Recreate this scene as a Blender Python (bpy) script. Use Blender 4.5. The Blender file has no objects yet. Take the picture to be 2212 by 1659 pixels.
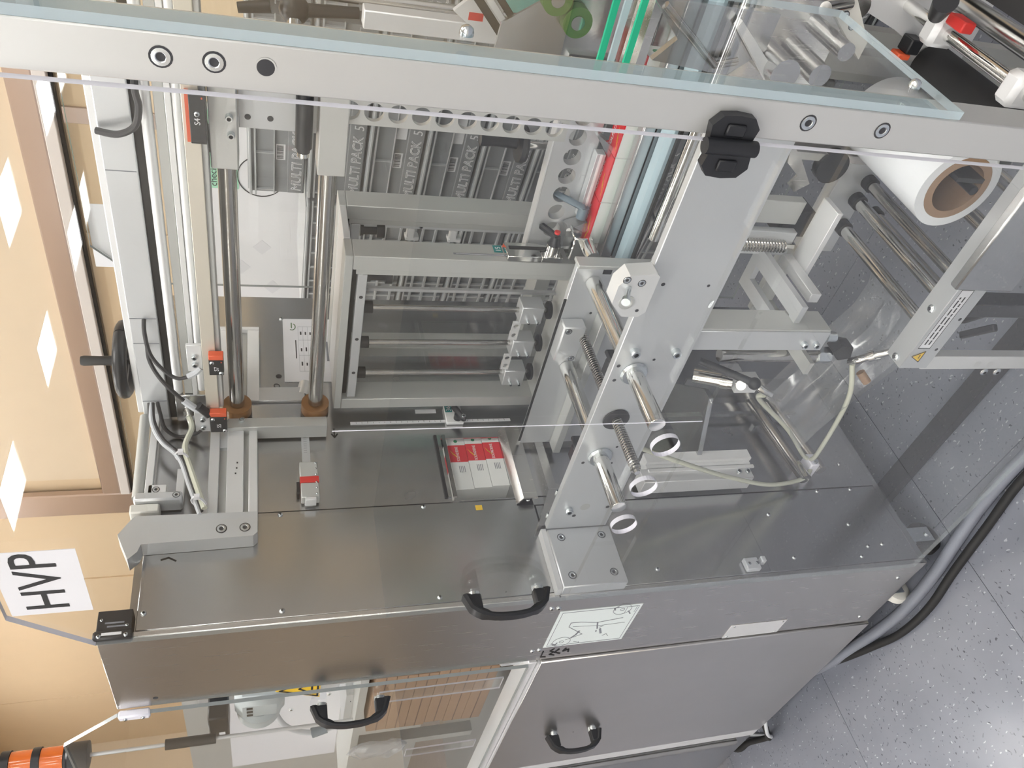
import bpy, bmesh, math, random
from mathutils import Vector, Matrix, Quaternion

# ---------------------------------------------------------------- camera
scn = bpy.context.scene
COL = scn.collection
YAW, PIT, ROL = math.radians(45.98), math.radians(17.24), math.radians(-0.6)
h = Vector((-math.sin(YAW), math.cos(YAW), 0)); r = Vector((math.cos(YAW), math.sin(YAW), 0)); u = Vector((0, 0, 1))
fwd = h * math.cos(PIT) - u * math.sin(PIT)
upv = u * math.cos(PIT) + h * math.sin(PIT)
cr = r * math.cos(ROL) + upv * math.sin(ROL)
cu = upv * math.cos(ROL) - r * math.sin(ROL)
cam_d = bpy.data.cameras.new('camera')
cam_d.sensor_fit = 'HORIZONTAL'; cam_d.sensor_width = 36.0
cam_d.lens = 1730.0 / 2212.0 * 36.0
cam_d.clip_start = 0.05
cam = bpy.data.objects.new('camera', cam_d); COL.objects.link(cam)
# the phone was held sideways: the picture's right is the room's down
ax, ay, az = -cu, cr, -fwd
cam.matrix_world = Matrix(((ax.x, ay.x, az.x, 1.4071), (ax.y, ay.y, az.y, -0.7530), (ax.z, ay.z, az.z, 1.62), (0, 0, 0, 1)))
scn.camera = cam

# ---------------------------------------------------------------- world and exposure
w = bpy.data.worlds.new('world'); scn.world = w; w.use_nodes = True
w.node_tree.nodes['Background'].inputs[0].default_value = (0.9, 0.93, 1.0, 1)
w.node_tree.nodes['Background'].inputs[1].default_value = 0.25
scn.view_settings.view_transform = 'Standard'; scn.view_settings.look = 'None'
scn.view_settings.gamma = 1.0; scn.view_settings.use_curve_mapping = False
scn.view_settings.exposure = 0.5
LIGHT = 17.0

# ---------------------------------------------------------------- materials
M = {}
def nodes(m): return m.node_tree.nodes, m.node_tree.links
def mat(name, col, rough=0.5, metal=0.0, brush=None, grain=0.0, gscale=60.0, bump=0.0, spec=0.5, coat=0.0, emit=None, estr=0.0, vary=0.0, sss=0.0, trans=0.0):
    m = bpy.data.materials.new(name); m.use_nodes = True
    N, L = nodes(m); b = N['Principled BSDF']
    b.inputs['Base Color'].default_value = (*col, 1); b.inputs['Roughness'].default_value = rough; b.inputs['Metallic'].default_value = metal
    b.inputs['Specular IOR Level'].default_value = spec
    if coat: b.inputs['Coat Weight'].default_value = coat
    if sss: b.inputs['Subsurface Weight'].default_value = sss; b.inputs['Subsurface Radius'].default_value = (.01, .01, .01)
    if trans: b.inputs['Transmission Weight'].default_value = trans
    if emit: b.inputs['Emission Color'].default_value = (*emit, 1); b.inputs['Emission Strength'].default_value = estr
    if brush or grain or bump or vary:
        tc = N.new('ShaderNodeTexCoord'); mp = N.new('ShaderNodeMapping')
        mp.inputs['Scale'].default_value = brush if brush else (1, 1, 1)
        L.new(tc.outputs['Object'], mp.inputs['Vector'])
        nz = N.new('ShaderNodeTexNoise'); nz.inputs['Scale'].default_value = gscale; nz.inputs['Detail'].default_value = 4
        L.new(mp.outputs['Vector'], nz.inputs['Vector'])
        if grain:
            mr = N.new('ShaderNodeMapRange'); mr.inputs['To Min'].default_value = max(.02, rough - grain); mr.inputs['To Max'].default_value = rough + grain
            L.new(nz.outputs['Fac'], mr.inputs['Value']); L.new(mr.outputs['Result'], b.inputs['Roughness'])
        if vary:
            n2 = N.new('ShaderNodeTexNoise'); n2.inputs['Scale'].default_value = 6; n2.inputs['Detail'].default_value = 5
            L.new(tc.outputs['Object'], n2.inputs['Vector'])
            cr_ = N.new('ShaderNodeMix'); cr_.data_type = 'RGBA'
            cr_.inputs[6].default_value = (*[c * (1 - vary) for c in col], 1); cr_.inputs[7].default_value = (*[min(1, c * (1 + vary)) for c in col], 1)
            L.new(n2.outputs['Fac'], cr_.inputs[0]); L.new(cr_.outputs[2], b.inputs['Base Color'])
        if bump:
            bp = N.new('ShaderNodeBump'); bp.inputs['Strength'].default_value = bump; bp.inputs['Distance'].default_value = .002
            L.new(nz.outputs['Fac'], bp.inputs['Height']); L.new(bp.outputs['Normal'], b.inputs['Normal'])
    M[name] = m; return m

mat('stainless', (.68, .665, .645), .27, 1, brush=(30, 30, 1), grain=.012, gscale=8, vary=.05)
mat('stainless_h', (.74, .725, .70), .30, 1, brush=(1, 25, 30), grain=.012, gscale=8, vary=.05)
mat('stainless_dark', (.53, .535, .535), .22, 1, brush=(25, 25, 1), grain=.012, gscale=8, vary=.08)
mat('steel_plate', (.57, .57, .575), .24, 1, grain=.08, gscale=14, vary=.08)
mat('aluminium', (.63, .645, .66), .38, .55, grain=.05, gscale=300, vary=.02)
mat('aluminium_light', (.76, .765, .77), .42, .4, grain=.05, gscale=300)
mat('frame_grey', (.52, .53, .515), .42, .35, grain=.05, gscale=300)
mat('post_grey', (.60, .605, .59), .36, .45, grain=.05, gscale=200, vary=.03)
mat('chrome', (.72, .72, .70), .13, 1)
mat('chrome_dark', (.48, .47, .45), .18, 1, brush=(1, 1, 30), grain=.06, gscale=20)
mat('zinc', (.68, .72, .74), .25, 1)
mat('screw_hole', (.04, .04, .045), .6)
mat('black_plastic', (.018, .019, .022), .38, grain=.05, gscale=200)
mat('black_rubber', (.015, .015, .016), .65)
mat('dark_gap', (.02, .02, .02), .8)
mat('cable_grey', (.04, .04, .044), .5)
mat('strip_cream', (.66, .615, .53), .4, .35)
mat('cable_light', (.55, .57, .60), .5)
mat('tube_clear', (.62, .63, .52), .22, spec=.7, coat=.5)
mat('hose_grey', (.22, .235, .28), .4, brush=(1, 1, 1), gscale=900, bump=.4)
mat('orange', (.75, .12, .045), .45)
mat('red', (.62, .035, .03), .45)
mat('teal_sticker', (.01, .22, .22), .45)
mat('green_belt', (.02, .46, .26), .5)
mat('green_wheel', (.045, .14, .025), .55)
mat('bushing_brown', (.26, .12, .035), .35, grain=.08, gscale=40, vary=.2)
mat('bushing_dark', (.045, .022, .014), .4)
mat('paper', (.80, .80, .83), .7)
mat('paper_tint', (.72, .72, .76), .7)
mat('poster_green', (.36, .72, .52), .7)
mat('poster_pink', (.80, .42, .70), .7)
mat('ink', (.015, .015, .017), .6)
mat('ink_grey', (.22, .23, .26), .6)
mat('white_paint', (.82, .82, .82), .55)
mat('carton_red', (.66, .025, .035), .4, coat=.2)
mat('carton_white', (.76, .77, .75), .5)
mat('carton_yellow', (.85, .58, .03), .5)
mat('carton_green', (.03, .26, .12), .5)
mat('cardboard', (.33, .215, .14), .75, grain=.05, gscale=30, vary=.12)
mat('cardboard_dark', (.16, .10, .075), .8, vary=.15)
mat('film_roll', (.80, .82, .85), .28, sss=.3, coat=.3)
mat('crate_grey', (.27, .28, .295), .48, grain=.05, gscale=80)
mat('crate_light', (.46, .475, .49), .42)
mat('belt_blue', (.36, .47, .52), .32, coat=.2)
mat('sticker_pale', (.70, .76, .75), .4)
mat('yellow_sign', (.80, .52, .03), .5)
mat('tower_orange', (.75, .16, .02), .25, coat=.5)
mat('teal_bag', (.20, .52, .47), .6, gscale=25, bump=.6)
mat('maroon', (.20, .05, .06), .6)
mat('blue_ink', (.03, .04, .35), .5)
mat('motor_grey', (.48, .53, .55), .4)
mat('handle_blue', (.16, .21, .25), .45)
mat('caster_white', (.70, .69, .64), .45)

def one_way(N, L, fr, ior):
    # a thin sheet reflects the same from both of its faces
    ge = N.new('ShaderNodeNewGeometry'); mr = N.new('ShaderNodeMapRange')
    mr.inputs['To Min'].default_value = ior; mr.inputs['To Max'].default_value = 1.0 / ior
    L.new(ge.outputs['Backfacing'], mr.inputs['Value']); L.new(mr.outputs['Result'], fr.inputs['IOR'])
def acrylic(name, tint, refl_rough=.0, ior=1.49):
    m = bpy.data.materials.new(name); m.use_nodes = True
    N, L = nodes(m); N.clear()
    o = N.new('ShaderNodeOutputMaterial'); mx = N.new('ShaderNodeMixShader'); tr = N.new('ShaderNodeBsdfTransparent'); gl = N.new('ShaderNodeBsdfGlossy')
    fr = N.new('ShaderNodeFresnel'); one_way(N, L, fr, ior)
    tr.inputs['Color'].default_value = (*tint, 1); gl.inputs['Roughness'].default_value = refl_rough; gl.inputs['Color'].default_value = (1, 1, 1, 1)
    L.new(fr.outputs[0], mx.inputs[0]); L.new(tr.outputs[0], mx.inputs[1]); L.new(gl.outputs[0], mx.inputs[2]); L.new(mx.outputs[0], o.inputs[0])
    M[name] = m; return m
acrylic('acrylic', (.985, .99, .985))
acrylic('acrylic_side', (.975, .985, .982), ior=1.18)
def edge_mat(name, col):
    m = mat(name, col, .25, coat=.4); return m
edge_mat('acrylic_edge', (.82, .82, .90))
def edge_clear(name, col, fac):
    m = mat(name, col, .25, coat=.4); N, L = nodes(m); b_ = N['Principled BSDF']; o_ = N['Material Output']
    tr = N.new('ShaderNodeBsdfTransparent'); tr.inputs[0].default_value = (.9, .96, .97, 1); mx = N.new('ShaderNodeMixShader'); mx.inputs[0].default_value = fac
    L.new(tr.outputs[0], mx.inputs[1]); L.new(b_.outputs[0], mx.inputs[2]); L.new(mx.outputs[0], o_.inputs[0])
edge_clear('acrylic_rim_clear', (.45, .48, .50), .35)
edge_clear('acrylic_edge_blue', (.58, .68, .73), .55)
edge_mat('acrylic_rim', (.30, .33, .33))
def film_mat():
    m = bpy.data.materials.new('film'); m.use_nodes = True
    N, L = nodes(m); N.clear()
    o = N.new('ShaderNodeOutputMaterial'); mx = N.new('ShaderNodeMixShader'); tr = N.new('ShaderNodeBsdfTransparent'); gl = N.new('ShaderNodeBsdfGlossy')
    df = N.new('ShaderNodeBsdfDiffuse'); m2 = N.new('ShaderNodeMixShader')
    tc = N.new('ShaderNodeTexCoord'); mp = N.new('ShaderNodeMapping'); mp.inputs['Scale'].default_value = (3, 9, 3); L.new(tc.outputs['Object'], mp.inputs['Vector'])
    nz = N.new('ShaderNodeTexNoise'); nz.inputs['Scale'].default_value = 2.2; nz.inputs['Detail'].default_value = 1; L.new(mp.outputs[0], nz.inputs['Vector'])
    bp = N.new('ShaderNodeBump'); bp.inputs['Strength'].default_value = .5; bp.inputs['Distance'].default_value = .02
    L.new(nz.outputs[0], bp.inputs['Height']); L.new(bp.outputs[0], gl.inputs['Normal'])
    fr = N.new('ShaderNodeFresnel'); one_way(N, L, fr, 1.9); L.new(bp.outputs[0], fr.inputs['Normal'])
    tr.inputs['Color'].default_value = (.95, .96, .97, 1); gl.inputs['Roughness'].default_value = .2; df.inputs['Color'].default_value = (.7, .72, .76, 1)
    m2.inputs[0].default_value = .20; L.new(tr.outputs[0], m2.inputs[1]); L.new(df.outputs[0], m2.inputs[2])
    L.new(fr.outputs[0], mx.inputs[0]); L.new(m2.outputs[0], mx.inputs[1]); L.new(gl.outputs[0], mx.inputs[2]); L.new(mx.outputs[0], o.inputs[0])
    M['film'] = m
film_mat()

def floor_mat():
    m = mat('vinyl', (.36, .375, .43), .36, coat=.35)
    m.node_tree.nodes['Principled BSDF'].inputs['Coat Roughness'].default_value = .16
    N, L = nodes(m); b = N['Principled BSDF']
    tc = N.new('ShaderNodeTexCoord')
    def flecks(scale, thr, seed, stretch):
        mp = N.new('ShaderNodeMapping'); mp.inputs['Location'].default_value = (seed, seed * 2, 0); mp.inputs['Scale'].default_value = stretch
        nd = N.new('ShaderNodeTexNoise'); nd.inputs['Scale'].default_value = 30; L.new(tc.outputs['Object'], nd.inputs['Vector'])
        mxv = N.new('ShaderNodeMix'); mxv.data_type = 'VECTOR'; mxv.inputs[0].default_value = .035
        L.new(tc.outputs['Object'], mxv.inputs[4]); L.new(nd.outputs['Color'], mxv.inputs[5]); L.new(mxv.outputs[1], mp.inputs['Vector'])
        v = N.new('ShaderNodeTexVoronoi'); v.inputs['Scale'].default_value = scale; L.new(mp.outputs[0], v.inputs['Vector'])
        c = N.new('ShaderNodeMath'); c.operation = 'LESS_THAN'; c.inputs[1].default_value = thr; L.new(v.outputs['Distance'], c.inputs[0])
        wn = N.new('ShaderNodeSeparateColor'); L.new(v.outputs['Color'], wn.inputs[0])
        g = N.new('ShaderNodeMath'); g.operation = 'GREATER_THAN'; g.inputs[1].default_value = .25; L.new(wn.outputs[0], g.inputs[0])
        k = N.new('ShaderNodeMath'); k.operation = 'MULTIPLY'; L.new(c.outputs[0], k.inputs[0]); L.new(g.outputs[0], k.inputs[1])
        return k
    a = flecks(42, .155, 0.0, (1, 2.4, 1)); d = flecks(38, .14, 3.7, (2.2, 1, 1)); e = flecks(75, .17, 7.1, (1, 1, 1))
    n = N.new('ShaderNodeTexNoise'); n.inputs['Scale'].default_value = 9; n.inputs['Detail'].default_value = 6; L.new(tc.outputs['Object'], n.inputs['Vector'])
    m0 = N.new('ShaderNodeMix'); m0.data_type = 'RGBA'; m0.inputs[6].default_value = (.185, .197, .238, 1); m0.inputs[7].default_value = (.255, .268, .315, 1); L.new(n.outputs['Fac'], m0.inputs[0])
    m1 = N.new('ShaderNodeMix'); m1.data_type = 'RGBA'; m1.inputs[7].default_value = (.46, .47, .52, 1); L.new(a.outputs[0], m1.inputs[0]); L.new(m0.outputs[2], m1.inputs[6])
    m2 = N.new('ShaderNodeMix'); m2.data_type = 'RGBA'; m2.inputs[7].default_value = (.07, .075, .095, 1); L.new(d.outputs[0], m2.inputs[0]); L.new(m1.outputs[2], m2.inputs[6])
    m3 = N.new('ShaderNodeMix'); m3.data_type = 'RGBA'; m3.inputs[7].default_value = (.15, .157, .19, 1); L.new(e.outputs[0], m3.inputs[0]); L.new(m2.outputs[2], m3.inputs[6])
    L.new(m3.outputs[2], b.inputs['Base Color'])
floor_mat()
mat('wall_beige', (.80, .645, .45), .6, vary=.03)
mat('wall_beige_pale', (.83, .71, .55), .6, vary=.03)
mat('wall_far', (.76, .72, .67), .7, vary=.04)
mat('wall_cool', (.70, .71, .73), .7, vary=.04)
mat('trim_metal', (.55, .46, .42), .3, .8)
mat('trim_white', (.78, .76, .76), .5)
mat('ceiling_white', (.82, .70, .55), .8)
mat('lamp_glow', (1, 1, 1), .5, emit=(1.0, .985, .955), estr=LIGHT)
mat('lamp_glow_wall_fill', (1, 1, 1), .5, emit=(1.0, .985, .955), estr=LIGHT * .7)

# ---------------------------------------------------------------- mesh builder
class B:
    def __init__(s): s.bm = bmesh.new()
    def _mv(s, vs, mtx):
        bmesh.ops.transform(s.bm, matrix=mtx, verts=vs)
    def box(s, x0, x1, y0, y1, z0, z1, bev=0.0, mi=0):
        q = bmesh.ops.create_cube(s.bm, size=1.0)['verts']
        s._mv(q, Matrix.Translation(((x0 + x1) / 2, (y0 + y1) / 2, (z0 + z1) / 2)) @ Matrix.Diagonal((abs(x1 - x0), abs(y1 - y0), abs(z1 - z0), 1)))
        if bev:
            es = list({e for v in q for e in v.link_edges})
            bmesh.ops.bevel(s.bm, geom=es, offset=bev, segments=1, affect='EDGES')
        return s
    def obox(s, c, xa, ya, sx, sy, sz, bev=0.0):
        """a box with its own axes: centre c, x axis xa, y axis ya (made square to xa)"""
        xa = Vector(xa).normalized(); za = xa.cross(Vector(ya)).normalized(); ya = za.cross(xa)
        q = bmesh.ops.create_cube(s.bm, size=1.0)['verts']
        R = Matrix((xa, ya, za)).transposed().to_4x4()
        s._mv(q, Matrix.Translation(Vector(c)) @ R @ Matrix.Diagonal((sx, sy, sz, 1)))
        if bev:
            es = list({e for v in q for e in v.link_edges})
            bmesh.ops.bevel(s.bm, geom=es, offset=bev, segments=1, affect='EDGES')
        return s
    def cyl(s, p0, p1, r0, r1=None, seg=20, cap=True):
        p0, p1 = Vector(p0), Vector(p1); d = p1 - p0
        q = bmesh.ops.create_cone(s.bm, cap_ends=cap, segments=seg, radius1=r0, radius2=r0 if r1 is None else r1, depth=d.length)['verts']
        R = d.to_track_quat('Z', 'Y').to_matrix().to_4x4()
        s._mv(q, Matrix.Translation((p0 + p1) / 2) @ R); return s
    def ring(s, p0, p1, ro, ri, seg=28):
        """a hollow tube with wall thickness"""
        p0, p1 = Vector(p0), Vector(p1); R = (p1 - p0).to_track_quat('Z', 'Y').to_matrix(); L = (p1 - p0).length
        rows = []
        for (rr, z) in ((ro, 0), (ro, L), (ri, L), (ri, 0)):
            rows.append([s.bm.verts.new(p0 + R @ Vector((rr * math.cos(2 * math.pi * i / seg), rr * math.sin(2 * math.pi * i / seg), z))) for i in range(seg)])
        for k in range(4):
            a, b = rows[k], rows[(k + 1) % 4]
            for i in range(seg):
                j = (i + 1) % seg; s.bm.faces.new((a[i], a[j], b[j], b[i]))
        return s
    def sph(s, c, rr, sc=(1, 1, 1), seg=16):
        q = bmesh.ops.create_uvsphere(s.bm, u_segments=seg, v_segments=seg // 2, radius=rr)['verts']
        s._mv(q, Matrix.Translation(Vector(c)) @ Matrix.Diagonal((*sc, 1))); return s
    def tube(s, pts, rad, seg=10, closed=False, smooth=6):
        P = [Vector(p) for p in pts]
        if smooth and len(P) > 2:
            out = []
            n = len(P)
            for i in range(n - 1):
                p0 = P[max(i - 1, 0)]; p1 = P[i]; p2 = P[i + 1]; p3 = P[min(i + 2, n - 1)]
                for k in range(smooth):
                    t = k / smooth
                    out.append(.5 * ((2 * p1) + (-p0 + p2) * t + (2 * p0 - 5 * p1 + 4 * p2 - p3) * t * t + (-p0 + 3 * p1 - 3 * p2 + p3) * t ** 3))
            out.append(P[-1]); P = out
        rows = []; up = None
        for i, p in enumerate(P):
            d = (P[min(i + 1, len(P) - 1)] - P[max(i - 1, 0)]).normalized()
            if up is None:
                up = Vector((0, 0, 1)) if abs(d.z) < .9 else Vector((1, 0, 0))
            a = d.cross(up).normalized(); up = a.cross(d).normalized()
            rr = rad(i / (len(P) - 1)) if callable(rad) else rad
            rows.append([s.bm.verts.new(p + (a * math.cos(2 * math.pi * k / seg) + up * math.sin(2 * math.pi * k / seg)) * rr) for k in range(seg)])
        for i in range(len(rows) - 1):
            for k in range(seg):
                j = (k + 1) % seg; s.bm.faces.new((rows[i][k], rows[i][j], rows[i + 1][j], rows[i + 1][k]))
        s.bm.faces.new(rows[0][::-1]); s.bm.faces.new(rows[-1]); return s
    def prism(s, poly, o, a, b, depth, hole=None):
        """polygon (2-D) drawn from o along a and b, extruded by the vector depth"""
        o, a, b, depth = Vector(o), Vector(a), Vector(b), Vector(depth)
        f = [s.bm.verts.new(o + a * x + b * y) for x, y in poly]; g = [s.bm.verts.new(v.co + depth) for v in f]
        n = len(f)
        s.bm.faces.new(f[::-1]); s.bm.faces.new(g)
        for i in range(n):
            j = (i + 1) % n; s.bm.faces.new((f[i], f[j], g[j], g[i]))
        return s
    def lathe(s, prof, o, axis, seg=28):
        o = Vector(o); R = Vector(axis).to_track_quat('Z', 'Y').to_matrix(); rows = []
        for (rr, z) in prof:
            rows.append([s.bm.verts.new(o + R @ Vector((rr * math.cos(2 * math.pi * i / seg), rr * math.sin(2 * math.pi * i / seg), z))) for i in range(seg)])
        for k in range(len(rows) - 1):
            for i in range(seg):
                j = (i + 1) % seg; s.bm.faces.new((rows[k][i], rows[k][j], rows[k + 1][j], rows[k + 1][i]))
        if prof[0][0] > 1e-5: s.bm.faces.new(rows[0][::-1])
        if prof[-1][0] > 1e-5: s.bm.faces.new(rows[-1])
        return s
    def plate_holes(s, x0, x1, z0, z1, holes, o, a, b, depth, seg=20):
        """rectangular plate in the (a, b) plane with round holes [(x, z, r)] in a row along a; thickness along depth"""
        o, a, b, depth = Vector(o), Vector(a), Vector(b), Vector(depth)
        def V(x, z, d): return s.bm.verts.new(o + a * x + b * z + depth * d)
        hs = sorted(holes); cuts = [x0] + [(hs[i][0] + hs[i + 1][0]) / 2 for i in range(len(hs) - 1)] + [x1]
        for i, (hx, hz, hr) in enumerate(hs):
            l, rr = cuts[i], cuts[i + 1]
            angs = [2 * math.pi * k / seg + math.pi / 4 for k in range(seg)]
            rim, out = [], []
            for t in angs:
                c, sn = math.cos(t), math.sin(t)
                rim.append((hx + hr * c, hz + hr * sn))
                tx = ((rr - hx) / c) if c > 1e-9 else ((l - hx) / c if c < -1e-9 else 1e9)
                tz = ((z1 - hz) / sn) if sn > 1e-9 else ((z0 - hz) / sn if sn < -1e-9 else 1e9)
                k = min(tx, tz); out.append((hx + k * c, hz + k * sn))
            # put exact corners in
            for (cx, cz) in ((l, z0), (l, z1), (rr, z0), (rr, z1)):
                ai = min(range(seg), key=lambda q: (out[q][0] - cx) ** 2 + (out[q][1] - cz) ** 2); out[ai] = (cx, cz)
            F = [V(x, z, 0) for x, z in rim]; Fo = [V(x, z, 0) for x, z in out]; K = [V(x, z, 1) for x, z in rim]; Ko = [V(x, z, 1) for x, z in out]
            for k in range(seg):
                j = (k + 1) % seg
                s.bm.faces.new((F[k], F[j], Fo[j], Fo[k])); s.bm.faces.new((K[j], K[k], Ko[k], Ko[j]))
                s.bm.faces.new((F[j], F[k], K[k], K[j])); s.bm.faces.new((Fo[k], Fo[j], Ko[j], Ko[k]))
        return s

MOVED = {}
def finish(me, bm, mat_, smooth):
    bmesh.ops.recalc_face_normals(bm, faces=bm.faces)
    bm.to_mesh(me); bm.free()
    for mm in (mat_ if isinstance(mat_, (list, tuple)) else [mat_]): me.materials.append(M[mm] if isinstance(mm, str) else mm)
    if smooth:
        me.polygons.foreach_set('use_smooth', [True] * len(me.polygons))
        me.set_sharp_from_angle(angle=math.radians(38))
def origin(o):
    while o.parent: o = o.parent
    return o.location
def obj(name, b, mat_, parent=None, label=None, smooth=True):
    if parent is not None:
        bmesh.ops.translate(b.bm, verts=b.bm.verts, vec=-origin(parent))
    me = bpy.data.meshes.new(name); finish(me, b.bm, mat_, smooth)
    o = bpy.data.objects.new(name, me); COL.objects.link(o)
    if parent is not None: o.parent = parent
    if label: o['label'] = label
    return o
def tag(o, label, cat, group=None):
    o['label'] = label; o['category'] = cat
    if group: o['group'] = group
    return o
def thing(name, label, cat, loc, group=None):
    o = bpy.data.objects.new(name, None); COL.objects.link(o); o.location = loc; o.empty_display_size = .05
    return tag(o, label, cat, group)
def solo(name, b, mat_, label, cat, loc, group=None, smooth=True):
    """a thing of one mesh with its origin at its base"""
    bmesh.ops.translate(b.bm, verts=b.bm.verts, vec=-Vector(loc))
    me = bpy.data.meshes.new(name); finish(me, b.bm, mat_, smooth)
    o = bpy.data.objects.new(name, me); COL.objects.link(o); o.location = loc
    return tag(o, label, cat, group)
def struct(name, b, mat_, parent=None, smooth=False):
    o = obj(name, b, mat_, parent, smooth=smooth)
    if parent is None: o['kind'] = 'structure'
    return o
def copy_tree(o, parent=None):
    c = o.copy(); COL.objects.link(c)
    if parent is not None: c.parent = parent; c.matrix_parent_inverse = Matrix()
    for ch in list(o.children): copy_tree(ch, c)
    return c
# shared small hardware: screws with a hexagon socket, dome nuts
SCREW = {}
def screw_mesh(kind, rad, hgt):
    k = (kind, rad, hgt)
    if k in SCREW: return SCREW[k]
    b = B()
    if kind == 'socket':
        b.lathe([(rad * 1.0, 0), (rad, hgt * .85), (rad * .88, hgt), (rad * .55, hgt), (rad * .5, hgt * .35), (0.0001, hgt * .3)], (0, 0, 0), (0, 0, 1), 14)
    elif kind == 'button':
        b.lathe([(rad, 0), (rad * .97, hgt * .4), (rad * .75, hgt * .8), (rad * .45, hgt), (rad * .38, hgt * .5), (0.0001, hgt * .45)], (0, 0, 0), (0, 0, 1), 14)
    elif kind == 'sunk':
        b.lathe([(rad * 1.22, .0003), (rad * 1.2, .0004), (rad * 1.02, .0002), (rad * .98, hgt * .25), (rad * .6, hgt * .3), (rad * .5, .0006), (0.0001, .0006)], (0, 0, 0), (0, 0, 1), 18)
    elif kind == 'dome':
        b.lathe([(rad, 0), (rad, hgt * .35), (rad * .85, hgt * .75), (rad * .45, hgt * .97), (0.0001, hgt)], (0, 0, 0), (0, 0, 1), 14)
    elif kind == 'hole':
        b.lathe([(rad, .0004), (rad * .8, .0003), (0.0001, .0002)], (0, 0, 0), (0, 0, 1), 14)
    me = bpy.data.meshes.new('screw'); finish(me, b.bm, ['screw_hole'] if kind == 'hole' else ['zinc', 'screw_hole'], True)
    if kind in ('socket', 'button', 'sunk'):
        for p in me.polygons:
            rc = math.hypot(p.center.x, p.center.y) / rad
            if rc < .5 or (kind == 'sunk' and rc > 1.0 and p.center.z < .0005): p.material_index = 1
    SCREW[k] = me; return me
def screw(parent, p, n, rad=.005, hgt=.004, kind='socket', m=None, name='screw'):
    o = bpy.data.objects.new('drill_hole' if kind == 'hole' else name, screw_mesh(kind, rad, hgt)); COL.objects.link(o)
    o.parent = parent; o.location = Vector(p) - origin(parent)
    o.rotation_mode = 'QUATERNION'; o.rotation_quaternion = Vector(n).to_track_quat('Z', 'Y')
    return o
# lettering
def text(parent, s, size, o, right, up, mat_, name='lettering', outline=0.0, shear=0.0, depth=.0004, align='LEFT', xs=1.0, label=None):
    cu_ = bpy.data.curves.new('t', 'FONT'); cu_.body = s; cu_.size = size; cu_.shear = shear; cu_.align_x = align; cu_.resolution_u = 3
    if outline: cu_.fill_mode = 'NONE'; cu_.bevel_depth = outline; cu_.bevel_resolution = 0
    else: cu_.extrude = depth / 2
    t = bpy.data.objects.new('t', cu_); COL.objects.link(t)
    bpy.context.view_layer.update()
    me = bpy.data.meshes.new_from_object(t.evaluated_get(bpy.context.evaluated_depsgraph_get()))
    bpy.data.objects.remove(t); bpy.data.curves.remove(cu_)
    R_, U_ = Vector(right).normalized(), Vector(up).normalized(); n = R_.cross(U_)
    O = Vector(o) - (origin(parent) if parent is not None else Vector())
    mt = Matrix(((R_.x * xs, U_.x, n.x, O.x), (R_.y * xs, U_.y, n.y, O.y), (R_.z * xs, U_.z, n.z, O.z), (0, 0, 0, 1)))
    me.transform(mt); me.materials.clear(); me.materials.append(M[mat_]); me.name = name
    ob = bpy.data.objects.new(name, me); COL.objects.link(ob)
    if parent is not None: ob.parent = parent
    if label: ob['label'] = label
    return ob
def sheet(name, o, x0, x1, y0, y1, z0, z1, axis, face='acrylic', edge='acrylic_edge'):
    """clear sheet as a child of o: the two big faces clear, the cut edges frosted"""
    b = B().box(x0, x1, y0, y1, z0, z1)
    ob = obj(name, b, [face, edge], o, smooth=False)
    for p in ob.data.polygons: p.material_index = 0 if abs(p.normal[axis]) > .9 else 1
    return ob
# ================================================================ the room
fl = struct('floor', B().box(-9, 6, -6.6, 5, -.06, -.004), 'vinyl')
tile_me = None
TS = .705
for i in range(-4, 4):
    for j in range(-3, 4):
        x0, y0 = .009 + i * TS, -.60 + j * TS
        if tile_me is None:
            b = B().box(0, TS - .0018, 0, TS - .0018, -.004, 0)
            tile_me = bpy.data.meshes.new('tile'); finish(tile_me, b.bm, 'vinyl', False)
        t = bpy.data.objects.new('tile', tile_me); COL.objects.link(t); t.parent = fl; t.location = (x0, y0, 0)
struct('ceiling', B().box(-9, 6, -6.6, 1.2, 3.2, 3.3).box(-9, 6, 1.2, 1.3, 3.2, 4.6).box(-9, 6, 1.2, 5, 4.6, 4.7), 'ceiling_white')
wb = struct('wall_back', B().box(-9, 6, 3.52, 3.6, 0, 4.6), 'wall_beige')
for (a, c) in ((-9, -7.7), (-7.7, -5.42), (-5.40, -4.38), (-4.10, -2.92), (-2.90, -1.685), (-1.675, -.96), (-.92, .4), (.41, 2.2), (2.21, 5.9)):
    obj('panel', B().box(a, c - .008, 3.505, 3.522, .02, 2.60 if c > -4.2 else 4.55, .002), 'wall_beige', wb)
obj('panel', B().box(-4.0, 5.9, 3.505, 3.522, 2.83, 4.55, .002), 'wall_beige_pale', wb)
struct('trim_1', B().box(-4.12, 6, 3.44, 3.50, 2.69, 2.82, .01), 'trim_metal')
struct('trim_2', B().box(-4.12, 6, 3.43, 3.50, 2.625, 2.69, .004), 'trim_white')
struct('trim_3', B().box(-4.12, 6, 3.47, 3.50, 2.608, 2.6248, .001), 'dark_gap')
struct('trim_4', B().box(-4.38, -4.12, 3.44, 3.50, 0, 4.6, .01), 'trim_metal')
struct('trim_5', B().box(-.99, -.90, 3.49, 3.51, 0, 2.6, .002), 'trim_metal')
struct('wall_left', B().box(-9.1, -9, -6.6, 5, 0, 4.7), 'wall_beige_pale')
struct('wall_right', B().box(6, 6.1, -6.6, 5, 0, 4.7), 'wall_cool')
struct('wall_front', B().box(-9, 6, -6.7, -6.6, 0, 3.2), 'wall_far')
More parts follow.
